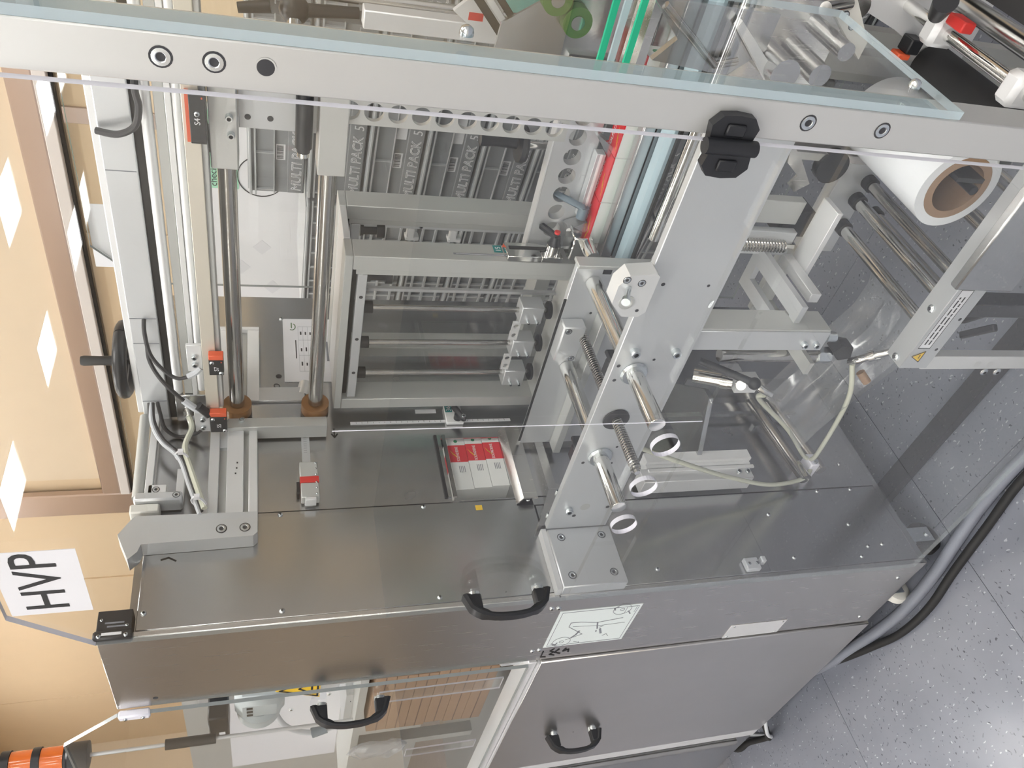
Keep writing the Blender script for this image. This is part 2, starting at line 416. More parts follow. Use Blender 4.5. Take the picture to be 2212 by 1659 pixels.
# ceiling light panels: bright squares set in the ceiling, a regular grid, plus higher ones added as wall fill
lamp_b = B().box(-.21, .21, -.21, .21, -.012, 0)
lamp_me = bpy.data.meshes.new('diffuser'); finish(lamp_me, lamp_b.bm, 'lamp_glow', False)
lamp_wall_fill = lamp_me.copy(); lamp_wall_fill.materials[0] = M['lamp_glow_wall_fill']
lf = B()
for (a, c, d, e) in ((-.235, .235, -.235, -.21), (-.235, .235, .21, .235), (-.235, -.21, -.21, .21), (.21, .235, -.21, .21)): lf.box(a, c, d, e, -.02, 0)
lamp_fr = bpy.data.meshes.new('lamp_frame'); finish(lamp_fr, lf.bm, 'white_paint', False)
LP = []
for x in (-3.3, -2.0, -.7, .6, 1.9, 3.2, 4.5):
    for y in (-5.63, -4.23, -2.93, -1.4, .32):
        LP.append((x, y, 3.199))
LP += [(x, y, 4.599) for x in (-7.2, -5.9, -4.6, -3.3, -2.0, -.7, .6, 1.9, 3.2) for y in (1.8, 2.5)]  # unseen high panels, added to brighten the back wall
for (x, y, z) in LP:
        t = thing('ceiling_light', 'square glowing panel set flush in the ceiling', 'ceiling light', (x, y, z), 'ceiling light panels')
        for n_, me_ in (('diffuser', lamp_me if z < 4 else lamp_wall_fill), ('frame', lamp_fr)):
            o = bpy.data.objects.new(n_, me_); COL.objects.link(o); o.parent = t

# ================================================================ stainless cabinet column
cab = thing('machine_cabinet', 'tall brushed stainless machine column with a pictogram sticker, on casters', 'machine', (-.14, .3, 0))
strip = obj('front_strip', B().box(-.285, 0, 0, .012, .108, 1.902, .002), 'stainless', cab)
obj('seam', B().box(-.002, .0006, -.0004, .010, 1.044, 1.046), 'dark_gap', strip)
sw = obj('side_panel', B().box(-.004, 0, .012, .249, 1.045, 1.84, .001), 'stainless_dark', cab)
obj('side_panel', B().box(-.004, 0, .012, .2285, .125, 1.043, .001), 'stainless_dark', cab)
b = B()
WY0, WY1, WZ0, WZ1 = .254, .432, 1.085, 1.228
b.box(-.004, 0, .2505, WY0, 1.0, 1.84).box(-.004, 0, WY1, .93, .125, 1.84).box(-.004, 0, WY0, WY1, WZ1, 1.84).box(-.004, 0, .231, WY1, .125, WZ0)
obj('rear_side_panel', b, 'steel_plate', cab)
b = B().box(-.289, -.285, .012, .93, .108, 1.90).box(-.285, -.004, .926, .93, .108, 1.84).box(-.285, 0, .012, .93, .108, .125)
obj('housing', b, 'stainless_dark', cab)
for (x, z) in ((-.046, 1.052), (-.047, 1.036), (-.236, 1.050), (-.233, 1.034), (-.063, .154), (-.253, .150)):
    screw(cab, (x, 0, z), (0, -1, 0), .0055, .003, 'button')
screw(cab, (-.251, 0, 1.829), (0, -1, 0), .005, .003, 'hole')
for (y, z) in ((.242, 1.294), (.245, 1.057), (.024, 1.292), (.025, 1.591), (.045, 1.829), (.250 - .008, 1.590), (.163, .470), (.120, .265), (.056, .247), (.059, .204), (.043, .461), (.031, .280), (.222, .200), (.222, .299), (.044, .809), (.303, .187), (.845, 1.575), (.30, 1.83)):
    screw(cab, (0, y, z), (1, 0, 0), .0055, .004, 'button')
screw(cab, (0, .64, 1.585), (1, 0, 0), .007, .003, 'hole')
# cavity floor that carries the packed cartons
obj('carton_shelf', B().box(-.26, -.004, .13, .50, 1.075, 1.083), 'steel_plate', cab)
for (z0, z1, m_) in ((1.228, 1.236, 'chrome'), (1.236, 1.243, 'dark_gap'), (1.216, 1.224, 'chrome_dark')):
    obj('guide_bar', B().box(.0002, .004, .262, .44, z0, z1), m_, cab)
obj('chute_lip', B().prism([(0, 0), (.022, -.012), (.022, -.045), (.018, -.045), (.018, -.014), (0, -.004)], (0, .235, 1.085), (1, 0, 0), (0, 0, 1), (0, .215, 0)), 'stainless', cab)
# folded guard next to the film plate
g = obj('folded_guard', B().prism([(.160, 1.058), (.160, 1.04), (.262, .973), (.272, .990), (.430, .99), (.430, 1.010), (.255, 1.010)], (0, 0, 0), (0, 1, 0), (0, 0, 1), (.022, 0, 0)), 'stainless', cab)
for p in ((.245, 1.0), (.185, 1.037)): screw(cab, (.022, p[0], p[1] - .008), (1, 0, 0), .005, .008, 'socket')
obj('yellow_mark', B().box(.0002, .0006, .225, .238, 1.165, 1.180), 'yellow_sign', cab)
# pictogram sticker
st = obj('sticker', B().box(-.2235, -.0625, -.0008, -.0001, .836, 1.028), 'sticker_pale', cab, 'pale sticker with a line drawing of the film path')
def ln(b_, x0, z0, x1, z1, wd=.0012, y=-.0012):
    d = Vector((x1 - x0, 0, z1 - z0)); b_.obox(((x0 + x1) / 2, y, (z0 + z1) / 2), d, (0, 1, 0), d.length + wd * .6, .0005, wd)
b = B(); fx0, fx1, fz0, fz1 = -.217, -.069, .843, 1.021
for q in ((fx0, fz0, fx1, fz0), (fx1, fz0, fx1, fz1), (fx1, fz1, fx0, fz1), (fx0, fz1, fx0, fz0)): ln(b, *q, .0010)
def SX(t): return -.2235 + .161 * t
def SZ(t): return 1.028 - .192 * t
for (a, c) in (((.10, .80), (.82, .98)),): pass
for (cx, cz) in ((.13, .20), (.90, .77)):
    for rr in (.021, .005):
        n_ = 22
        for k in range(n_):
            t0, t1 = 2 * math.pi * k / n_, 2 * math.pi * (k + 1) / n_
            ln(b, SX(cx) + rr * math.cos(t0), SZ(cz) + rr * math.sin(t0), SX(cx) + rr * math.cos(t1), SZ(cz) + rr * math.sin(t1), .0009)
P_ = [(.33, .48), (.38, .38), (.34, .30), (.48, .30), (.60, .40), (.62, .44), (.60, .55), (.70, .62), (.72, .80)]
def pl(pts, wd):
    for (x0, z0), (x1, z1) in zip(pts, pts[1:]): ln(b, SX(x0), SZ(z0), SX(x1), SZ(z1), wd)
pl([(.30, .42), (.55, .20), (.66, .20), (.66, .32), (.62, .46), (.60, .54), (.66, .84)], .0014)
pl([(.60, .54), (.50, .56), (.42, .58)], .0034); pl([(.36, .58), (.33, .585)], .003)
pl([(.55, .25), (.50, .60), (.52, .90)], .0006); pl([(.18, .24), (.30, .42)], .001)
pl([(.84, .86), (.76, .90)], .003); pl([(.80, .82), (.96, .82), (.96, .94), (.80, .94)], .0008)
pl([(.22, .30), (.30, .34), (.40, .36)], .004); pl([(.40, .62), (.27, .66)], .005); pl([(.45, .60), (.48, .64)], .0012)
pl([(.10, .36), (.05, .44), (.09, .42)], .0008); pl([(.19, .70), (.23, .74), (.16, .78)], .0012); pl([(.10, .08), (.06, .14), (.11, .15)], .003); pl([(.98, .70), (.95, .66), (.90, .68)], .003)
obj('drawing', b, 'ink_grey', st)
# name plate and pen marks
npl = obj('name_plate', B().box(-.284, -.220, -.0012, -.0001, .387, .545, .0004), 'aluminium_light', cab, 'blank riveted metal name plate')
for x in (-.277, -.227):
    for z in (.397, .535): screw(cab, (x, -.001, z), (0, -1, 0), .003, .002, 'button', name='rivet')
b = B()
def pen(pts, wd=.0028):
    for (x0, z0), (x1, z1) in zip(pts, pts[1:]): ln(b, x0, z0, x1, z1, wd, -.0006)
pen([(-.243, 1.022), (-.270, 1.022), (-.272, 1.010)])
pen([(-.235, .998), (-.245, 1.005), (-.252, .995), (-.262, 1.003), (-.268, .990)]); pen([(-.240, .985), (-.254, .992), (-.262, .978)], .004)
pen([(-.240, .968), (-.252, .972), (-.246, .960), (-.258, .958)], .004)
obj('pen_mark', b, 'ink', cab)
b = B()
def penw(pts, wd=.003, x=.0006):
    for (y0, z0), (y1, z1) in zip(pts, pts[1:]):
        d = Vector((0, y1 - y0, z1 - z0)); b.obox((x, (y0 + y1) / 2, (z0 + z1) / 2), d, (1, 0, 0), d.length + wd * .5, .0005, wd)
penw([(.154, 1.808), (.158, 1.795), (.150, 1.782)])
obj('pen_mark', b, 'ink', cab); b = B()
penw([(.470, 1.468), (.445, 1.468)]); penw([(.455, 1.474), (.445, 1.468), (.455, 1.461)])
obj('pen_mark', b, 'ink', cab)
text(cab, 'Ohen', .021, (.0006, .618, 1.597), (0, -1, 0), (0, 0, -1), 'ink', shear=.2)
# casters
def caster(parent, x, y, wheel_m, rr=.042):
    c = obj('caster', B().box(x - .03, x + .03, y - .03, y + .03, .100, .1075).box(x - .022, x - .018, y - .02, y + .02, .03, .1).box(x + .018, x + .022, y - .02, y + .02, .03, .1), 'zinc', parent)
    obj('wheel', B().lathe([(.012, -.014), (rr * .8, -.014), (rr, -.010), (rr, .010), (rr * .8, .014), (.012, .014)], (x, y, rr), (1, 0, 0)), wheel_m, c)
    obj('axle', B().cyl((x - .026, y, rr), (x + .026, y, rr), .007), 'zinc', c)
caster(cab, -.035, .085, 'black_rubber'); caster(cab, -.215, .045, 'caster_white', .036); caster(cab, -.10, .85, 'black_rubber')

# ================================================================ left lower door and left body
ld = thing('access_door', 'lower brushed stainless door with a black bow handle', 'door', (-.63, 0, .10))
obj('panel', B().box(-.985, -.289, -.006, .010, .100, 1.018, .002), 'stainless_h', ld)
obj('edge_profile', B().box(-1.035, -.9855, -.004, .012, .100, 1.018, .002), 'aluminium_light', ld)
obj('top_edge', B().box(-.985, -.289, -.008, .008, 1.0185, 1.024), 'aluminium_light', ld)
def bow_handle(parent, x, z0, z1, y0, out=.052):
    """bridge handle standing out from a door at Y = y0, upright between z0 and z1"""
    zm = (z0 + z1) / 2; hh = (z1 - z0) / 2
    hd = obj('handle', B().box(x - .001, x + .001, y0 - .002, y0 - .001, zm - .001, zm + .001), 'black_plastic', parent, 'black plastic bow handle')
    b_ = B()
    n = 17; rows = []
    for i in range(n):
        t = -1 + 2 * i / (n - 1)
        zc = zm + hh * t; yo = y0 - .004 - (out - .004) * math.sqrt(max(0, 1 - abs(t) ** 2.6)) * 1.0
        th = .013 if abs(t) > .55 else .009
        wd = .013 if abs(t) > .55 else .0105
        rows.append((zc, yo, th, wd))
    prev = None
    for i, (zc, yo, th, wd) in enumerate(rows):
        t = -1 + 2 * i / (n - 1)
        nx = Vector((0, -math.sqrt(max(.02, 1 - t * t)), t)).normalized()
        c = Vector((x, yo, zc))
        ring_ = [b_.bm.verts.new(c + Vector((wd, 0, 0))), b_.bm.verts.new(c + Vector((wd * .8, 0, 0)) + nx * th * .5), b_.bm.verts.new(c + Vector((-wd * .8, 0, 0)) + nx * th * .5), b_.bm.verts.new(c + Vector((-wd, 0, 0))), b_.bm.verts.new(c + Vector((-wd * .7, 0, 0)) - nx * th * .6), b_.bm.verts.new(c + Vector((wd * .7, 0, 0)) - nx * th * .6)]
        if prev:
            for k in range(6): b_.bm.faces.new((prev[k], prev[(k + 1) % 6], ring_[(k + 1) % 6], ring_[k]))
        else: b_.bm.faces.new(ring_[::-1])
        prev = ring_
    b_.bm.faces.new(prev)
    for s_ in (-1, 1):
        b_.box(x - .011, x + .011, y0 - .036, y0 - .003, zm + s_ * (hh - .017) - .012, zm + s_ * (hh - .017) + .012, .003)
    obj('grip', b_, 'black_plastic', hd)
    for s_ in (-1, 1):
        obj('foot_nut', B().cyl((x, y0 - .006, zm + s_ * (hh - .017)), (x, y0 + .0005, zm + s_ * (hh - .017)), .0125), 'zinc', hd)
bow_handle(ld, -.755, .735, .885, -.006)
lb = thing('packing_machine', 'dark stainless lower body of the machine behind the lower door', 'machine', (-.9, .5, 0))
obj('body', B().box(-1.6, -.29, .06, .9, .10, 1.0), 'stainless_dark', lb)
obj('rail', B().box(-1.45, -.289, -.004, .05, 1.026, 1.047, .002), 'aluminium_light', lb)
obj('kick_plate', B().box(-1.6, -1.04, .02, .06, .06, 1.0), 'stainless_dark', lb)
obj('pipe', B().cyl((-1.12, .012, .12), (-1.12, .012, .9), .012), 'chrome_dark', lb)
for (x, y) in ((-.45, .2), (-1.3, .2), (-.45, .8), (-1.3, .8)): obj('foot', B().cyl((x, y, 0), (x, y, .1), .03), 'black_rubber', lb)
# left upper clear door
ud = thing('guard_door', 'upper left clear acrylic door over the motor bay, with bow handle', 'door', (-.65, -.008, 1.05))
def acr_poly(name, parent, poly, y0, y1, face='acrylic', edge='acrylic_edge'):
    ob = obj(name, B().prism(poly, (0, y0, 0), (1, 0, 0), (0, 0, 1), (0, y1 - y0, 0)), [face, edge, 'acrylic_rim_clear'], parent, smooth=False)
    for p in ob.data.polygons: p.material_index = 0 if abs(p.normal.y) > .9 else 1
    return ob
acr_poly('pane', ud, [(-.291, 1.049), (-.291, 1.902), (-.401, 2.013), (-1.3, 2.013), (-1.3, 1.049)], -.012, -.004, edge='acrylic_rim')
bow_handle(ud, -.352, 1.365, 1.525, -.012)
obj('hinge_block', B().box(-.305, -.287, -.016, .0, 1.842, 1.900, .003), 'acrylic_edge', ud)
for z in (1.855, 1.887): screw(ud, (-.296, -.016, z), (0, -1, 0), .004, .003, 'button')

# ================================================================ big clear door, post and side panel on the right
bd = thing('guard_door', 'large clear acrylic door with three finger holes, hinged on the right post', 'door', (.55, -.006, .155))
holes = [(.2602, .9913, .0245), (.3745, .9915, .0245), (.4854, .9911, .0245)]
hb = B().plate_holes(.20, .56, .95, 1.035, holes, (0, -.010, 0), (1, 0, 0), (0, 0, 1), (0, .009, 0), 28)
ob = obj('pane', hb, ['acrylic', 'acrylic_edge'], bd, smooth=False)
for p in ob.data.polygons:
    c = p.center; wx, wz = c.x + .55, c.z + .155
    inner = any(math.hypot(wx - a, wz - e) < .0248 for a, e, q in holes)
    p.material_index = 1 if (abs(p.normal.y) < .5 and inner) else 0
acr_poly('pane', bd, [(.002, .155), (.002, .95), (1.026, .95), (1.026, .155)], -.010, -.001)
acr_poly('pane', bd, [(.002, 1.035), (.002, 1.90), (.112, 2.013), (1.026, 2.013), (1.026, 1.035)], -.010, -.001)
acr_poly('pane', bd, [(.002, .95), (.002, 1.035), (.20, 1.035), (.20, .95)], -.010, -.001)
acr_poly('pane', bd, [(.56, .95), (.56, 1.035), (1.026, 1.035), (1.026, .95)], -.010, -.001)
for o_ in bd.children:
    for p in o_.data.polygons:
        # the joints inside the pane are not cut edges
        c = p.center; wx, wz = c.x + .55, c.z + .155
        if abs(wz - .95) < .0005 or abs(wz - 1.035) < .0005 or (abs(p.normal.x) > .9 and (abs(wx - .2) < .0005 or abs(wx - .56) < .0005)): p.material_index = 0
        elif abs(p.normal.y) < .5 and (wx < .01 or wz < .156) and len(o_.data.materials) > 2: p.material_index = 2
bow_handle(bd, .062, 1.095, 1.258, -.010)
obj('seam', B().box(.5475, .5490, -.0106, -.0102, .95, 1.53), 'acrylic_edge', bd)
for z in (.457, .429): screw(bd, (.656, -.010, z), (0, -1, 0), .007, .003, 'button')
lt = obj('door_latch', B().box(.0005, .014, .016, .046, .565, .600, .002).box(.0005, .02, .030, .044, .548, .560, .002), 'cable_light', cab)
for z in (.572, .592): screw(cab, (.014, .030, z), (1, 0, 0), .004, .003, 'socket')
post = thing('guard_post', 'light grey metal post at the right front, holding the clear door', 'post', (1.052, .015, 0))
obj('post_body', B().box(1.029, 1.0755, .0005, .056, .02, 2.6, .0015), 'post_grey', post)
obj('foot_plate', B().box(.99, 1.11, -.02, .09, 0, .02, .002), 'post_grey', post)
for z in (1.705, 1.660): screw(post, (1.054, .0005, z), (0, -1, 0), .0085, .004, 'sunk')
for z in (1.019, .915): screw(post, (1.054, .0005, z), (0, -1, 0), .0085, .004, 'sunk')
obj('bore', B().ring((1.054, .0003, 1.615), (1.054, -.0002, 1.615), .0098, .0082), 'post_grey', post)
obj('bore_shadow', B().lathe([(.0082, 0), (.004, .0003), (.0001, .0003)], (1.054, .0, 1.615), (0, -1, 0)), 'screw_hole', post)
hg = obj('hinge', B().cyl((1.024, -.016, 1.083), (1.024, -.016, 1.148), .0095), 'black_plastic', post, 'black plastic leaf hinge')
for (x0, x1, nm) in ((1.026, 1.062, 'hinge_leaf'), (.986, 1.022, 'hinge_leaf')):
    s_ = 1 if x0 > 1.0 else -1
    pts = [(0, -.026), (.022, -.030), (.034, -.020), (.036, 0), (.034, .020), (.022, .030), (0, .026)]
    yb = .0 if s_ > 0 else -.010
    obj(nm, B().prism([(a * s_, c) for a, c in pts], (1.024, yb, 1.1155), (1, 0, 0), (0, 0, 1), (0, -.012, 0)), 'black_plastic', hg)
    obj('hinge_cover', B().box(1.024 + s_ * .012, 1.024 + s_ * .026, yb - .0155, yb - .012, 1.1035, 1.1275, .0015), 'black_plastic', hg)
sp = thing('side_guard', 'clear acrylic side panel with dome nuts right of the post', 'panel', (1.082, .15, .815))
sheet('pane', sp, 1.0765, 1.0865, .001, .302, .815, 2.25, 0, 'acrylic_side', 'acrylic_edge_blue')
for (y, z) in ((.050, 1.42), (.058, .852)):
    screw(sp, (1.0865, y, z), (1, 0, 0), .0075, .010, 'dome', name='dome_nut')
obj('spacer', B().box(1.0758, 1.0764, .002, .05, .83, 2.2), 'acrylic_edge_blue', sp)
# the clear doors at the back of the machine
for (nm, poly, lab, c) in (('rear_guard_door', [(.002, .2), (.002, 1.90), (.112, 2.013), (1.05, 2.013), (1.05, .2)], 'clear acrylic rear door of the machine, carrying a white sheet', .5), ('rear_guard_door', [(-.291, 1.049), (-.291, 1.902), (-.401, 2.013), (-1.3, 2.013), (-1.3, 1.049)], 'clear acrylic rear door behind the motor bay', -.8)):
    t = thing(nm, lab, 'door', (c, .974, poly[0][1])); acr_poly('pane', t, poly, .970, .978, edge='acrylic_rim')
    if c > 0:
        for (x, z) in ((.45, 1.93), (-.0, 1.0)):
            if x: screw(t, (.62, .97, 1.98), (0, -1, 0), .006, .006, 'dome', name='dome_nut')
        # bow handle on its outer side
        obj('handle', B().tube([(.06, .982, 1.235), (.06, 1.02, 1.22), (.06, 1.032, 1.15), (.06, 1.02, 1.075), (.06, .982, 1.06)], .012), 'black_plastic', t, 'black bow handle on the outer side')
solo('paper_sheet', B().box(.046, .228, .9785, .9795, 1.90, 2.010), 'paper', 'blank white sheet stuck to the rear clear door', 'paper', (.137, .979, 1.90), smooth=False)
# HVP sign on the front door
sg = thing('paper_sign', 'white paper sign with the letters HVP on the big clear door', 'sign', (.214, -.011, 1.886))
obj('sheet', B().box(.125, .302, -.0112, -.0104, 1.886, 2.001), 'paper', sg, smooth=False)
text(sg, 'HVP', .088, (.136, -.0118, 1.917), (1, 0, 0), (0, 0, 1), 'ink', xs=1.0)
# door switches on top of the column
for (nm, lab, c, boxes) in (('door_switch', 'dark grey door switch on the top right corner of the stainless column', (0, .03, 1.842), [(-.03, .006, .012, .053, 1.846, 1.902), (-.012, .010, -.003, .014, 1.843, 1.906)]),):
    t = thing(nm, lab, 'switch', c)
    obj('housing', B().box(*boxes[0], .001), 'black_plastic', t); obj('actuator', B().box(*boxes[1], .003), 'black_plastic', t)
    obj('marking', B().box(.0062, .0066, .020, .023, 1.853, 1.885), 'ink_grey', t)
    obj('marking', B().box(.0062, .0066, .027, .030, 1.858, 1.889), 'ink_grey', t)
    obj('clip', B().box(.0102, .011, .003, .008, 1.860, 1.892), 'paper', t)
    for z in (1.853, 1.896): screw(t, (.010, .002, z), (1, 0, 0), .004, .003, 'button')
    for (y, z) in ((.022, 1.853), (.035, 1.895)): screw(t, (.006, y, z), (1, 0, 0), .003, .002, 'button')
# ================================================================ film plate with shafts, in front of the interior
fp = thing('film_plate', 'long pale aluminium plate carrying two steel shafts and a spring rod', 'machine part', (.5, .15, .9))
obj('plate', B().box(.0305, .985, .145, .160, .908, 1.046, .0012), 'aluminium', fp)
mb = obj('mounting_block', B().box(.0005, .030, .004, .1445, .900, 1.044, .002), 'aluminium', fp)
obj('shim', B().box(.0005, .024, .004, .15, 1.0445, 1.0555), 'aluminium_light', fp)
for (y, z) in ((.122, 1.018), (.122, .925), (.03, 1.018), (.03, .925)): screw(fp, (.030, y, z), (1, 0, 0), .0075, .004, 'sunk')
def shaft(x, z, y0, y1, rad, collar):
    s_ = obj('shaft', B().cyl((x, y0 + .001, z), (x, y1, z), rad, seg=28).cyl((x, y0, z), (x, y0 + .001, z), rad * .93, rad, seg=28), 'chrome', fp)
    if collar: obj('collar', B().lathe([(rad + .001, 0), (rad + .009, 0), (rad + .010, .003), (rad + .007, .007), (rad + .001, .008)], (x, .1448, z), (0, -1, 0)), 'zinc', s_)
    return s_
shaft(.5034, 1.002, .022, .1448, .0155, True); shaft(.2738, .996, .022, .1448, .0155, True)
shaft(.5034, 1.002, .160, .393, .0165, False); shaft(.2738, .996, .160, .393, .0165, False)
def spring(parent, p0, p1, rad, wire, turns, name='spring'):
    p0, p1 = Vector(p0), Vector(p1); R = (p1 - p0).to_track_quat('Z', 'Y').to_matrix(); L_ = (p1 - p0).length
    n = turns * 10
    pts = [p0 + R @ Vector((rad * math.cos(2 * math.pi * i / 10), rad * math.sin(2 * math.pi * i / 10), L_ * i / n)) for i in range(n + 1)]
    return obj(name, B().tube(pts, wire, 6, smooth=0), 'chrome_dark', parent)
for (y0, y1) in ((.018, .143), (.162, .392)):
    obj('rod', B().cyl((.382, y0, .997), (.382, y1, .997), .0055), 'cable_grey' if y0 > .1 else 'stainless_dark', fp)
    spring(fp, (.382, y0 + .008, .997), (.382, y1, .997), .0090, .0017, int((y1 - y0) / .0058))
obj('grommet', B().lathe([(.010, 0), (.026, .0005), (.026, .003), (.020, .004), (.010, .002)], (.382, .1449, .997), (0, -1, 0)), 'cable_grey', fp)
for (x, z) in ((.5545, 1.018), (.5545, .940), (.10, 1.014)): screw(fp, (x, .145, z), (0, -1, 0), .0085, .011, 'socket')
for (x, z) in ((.70, 1.018), (.70, .937), (.485, 1.033), (.478, .974), (.535, .974), (.52, 1.036), (.255, 1.026), (.30, .968), (.25, .964)): screw(fp, (x, .145, z), (0, -1, 0), .0036 if z > .99 else .0028, .003, 'hole')
obj('bore', B().lathe([(.011, .0006), (.0102, .0004), (.0001, .0003)], (.105, .145, .978), (0, -1, 0)), 'frame_grey', fp)
for (x, z) in ((.10, .925), (.075, .995)): screw(fp, (x, .145, z), (0, -1, 0), .0045, .003, 'hole')
# small bearing block on top of the plate
bb = obj('bearing_block', B().prism([(.665, 1.046), (.735, 1.046), (.74, 1.052), (.735, 1.095), (.715, 1.108), (.68, 1.108), (.655, 1.085), (.655, 1.056)], (0, .118, 0), (1, 0, 0), (0, 0, 1), (0, .03, 0)), 'aluminium_light', fp)
obj('bearing', B().lathe([(.013, 0), (.013, .0015), (.009, .002), (.007, .0005), (.0001, .0005)], (.684, .118, 1.085), (0, -1, 0)), 'frame_grey', fp)
obj('pin', B().cyl((.712, .118, 1.090), (.712, .090, 1.104), .0045).cyl((.712, .092, 1.103), (.712, .084, 1.107), .0068), 'zinc', fp)
for (x, z) in ((.722, 1.072), (.727, 1.098)): screw(fp, (x, .118, z), (0, -1, 0), .0055, .003, 'sunk')
screw(fp, (.668, .118, 1.062), (0, -1, 0), .003, .002, 'hole')

# rear plate that takes the shaft ends
rp = thing('rear_carrier_plate', 'pale grey plate deeper in the machine taking the shaft ends', 'machine part', (.35, .40, .85))
obj('plate', B().box(.02, .545, .394, .408, .80, 1.046, .001), 'aluminium', rp)
blk = obj('clamp_block', B().box(.318, .412, .362, .3935, .998, 1.047, .003), 'aluminium', rp)
for (x, z) in ((.402, 1.035), (.328, 1.010)): screw(rp, (x, .362, z), (0, -1, 0), .006, .003, 'sunk')
obj('groove', B().box(.03, .46, .3925, .3938, 1.0465, 1.052), 'dark_gap', rp)
obj('slot', B().box(.525, .5445, .3928, .3938, .972, .99, .0), 'screw_hole', rp)
obj('edge_strip', B().box(.5452, .553, .380, .41, .80, 1.05, .001), 'frame_grey', rp)
for (x, z) in ((.425, .985), (.52, .955)): screw(rp, (x, .394, z), (0, -1, 0), .003, .002, 'hole')
obj('edge_bar', B().box(.02, .466, .36, .3935, .955, .972, .001), 'frame_grey', rp)
obj('clamp_lever', B().box(.452, .462, .20, .25, .95, 1.01, .003).box(.42, .458, .21, .235, .995, 1.012, .004), 'black_plastic', rp)
obj('clamp_lever', B().box(.205, .215, .20, .25, .95, 1.01, .003).box(.172, .21, .21, .235, .995, 1.012, .004), 'black_plastic', rp)
# black link chain between the two plates
ch = thing('drive_chain', 'black link chain running along behind the film plate', 'chain', (.25, .22, .95))
cb = B()
pts = [(.40 - .34 * t, .195 + .01 * math.sin(t * 6), .985 - .05 * t - .02 * math.sin(math.pi * t)) for t in [i / 26 for i in range(27)]]
chain_me = None
for i in range(26):
    p0, p1 = Vector(pts[i]), Vector(pts[i + 1])
    l_ = B().obox((p0 + p1) / 2, p1 - p0, (0, 1, 0), (p1 - p0).length * 1.15, .018 if i % 2 else .012, .012, .002)
    for s_ in (-.007, .007): l_.sph((p0 + p1) / 2 + Vector((0, s_, .006)), .003, seg=6)
    obj('link', l_, 'black_rubber', ch)

# ================================================================ hangers under the plate
hn = thing('hanger_frame', 'grey hanger bars with slotted plates hanging below the film plate', 'machine part', (.56, .3, .62))
obj('front_bar', B().box(.543, .588, .1605, .176, .628, .907, .001), 'aluminium', hn)
obj('front_bar_side', B().box(.5885, .5925, .162, .215, .630, .907), 'frame_grey', hn)
for z in (.648, .673): screw(hn, (.560, .1605, z), (0, -1, 0), .0065, .009, 'socket')
b = B(); sl = Vector((0, 0, 0))
obj('slotted_plate', B().box(.595, .63, .18, .37, .690, .702).box(.535, .563, .18, .37, .690, .702).box(.563, .595, .18, .20, .690, .702).box(.563, .595, .345, .37, .690, .702), 'aluminium', hn)
obj('slotted_plate', B().box(.30, .52, .36, .366, .78, .80).box(.30, .52, .36, .366, .83, .85).box(.30, .33, .36, .366, .80, .83).box(.49, .52, .36, .366, .80, .83), 'aluminium_light', hn)
obj('rear_bar', B().box(.675, .725, .372, .393, .64, .86, .001), 'frame_grey', hn)
obj('rear_bar_face', B().box(.615, .668, .355, .3715, .64, .87, .001), 'aluminium', hn)
obj('foot_plate', B().box(.60, .75, .30, .354, .615, .627, .001), 'aluminium_light', hn)
obj('foot_plate', B().box(.60, .62, .23, .354, .6275, .650, .001), 'aluminium_light', hn)
obj('lower_frame', B().box(.46, .62, .37, .385, .60, .64, .001).box(.46, .49, .18, .37, .60, .61), 'frame_grey', hn)
obj('knob', B().lathe([(.004, 0), (.022, .002), (.024, .014), (.018, .02), (.0001, .021)], (.69, .35, .626), (0, 0, -1)), 'black_plastic', hn)
spring(hn, (.640, .35, .66), (.640, .35, .83), .011, .0022, 26)
obj('spring_rod', B().cyl((.640, .35, .64), (.640, .35, .88), .006), 'chrome_dark', hn)
obj('motor_block', B().box(.62, .68, .41, .47, .57, .64, .004), 'black_plastic', hn)
b = B(); b.sph((.565, .175, .615), .008, (1, 1, 1.2), 10).cyl((.565, .175, .600), (.565, .175, .62), .01)
obj('glued_nut', b, 'zinc', hn)
# cylinder rod and pneumatic fittings
pn = thing('air_cylinder', 'steel air cylinder rod with brass fittings under the film plate', 'pneumatics', (.45, .24, .53))
obj('barrel', B().cyl((.445, .25, .535), (.445, .25, .76), .013), 'chrome_dark', pn)
obj('clamp_handle', B().cyl((.41, .27, .78), (.42, .20, .70), .008).sph((.42, .195, .694), .013), 'black_plastic', pn)
obj('clevis', B().cyl((.445, .25, .505), (.445, .25, .535), .018, seg=6), 'zinc', pn)
v = obj('valve', B().box(.365, .40, .22, .25, .655, .705, .002), 'aluminium_light', pn)
obj('coupling', B().cyl((.38, .24, .705), (.36, .28, .77), .016).ring((.378, .244, .712), (.374, .252, .725), .018, .014), 'chrome', pn)
obj('port', B().cyl((.39, .225, .70), (.405, .205, .715), .008).cyl((.40, .212, .71), (.41, .20, .718), .010), 'chrome', pn)
obj('elbow', B().tube([(.385, .225, .66), (.38, .215, .645), (.372, .21, .625)], .008), 'chrome', pn)
obj('pivot_block', B().prism([(0, 0), (.03, .01), (.035, .04), (.015, .05), (-.005, .03)], (.45, .235, .46), (1, 0, 0), (0, 0, 1), (0, .03, 0)), 'cable_grey', pn)
obj('fitting', B().tube([(.455, .22, .47), (.475, .205, .475), (.495, .195, .462), (.515, .185, .44), (.535, .176, .43)], lambda t: .009 - .003 * t).ring((.492, .197, .464), (.500, .193, .457), .011, .008), 'chrome', pn)
obj('fitting', B().cyl((.47, .215, .44), (.485, .205, .425), .007), 'zinc', pn)
obj('brass_nozzle', B().cyl((.43, .215, .435), (.415, .20, .418), .009), 'cardboard', pn)
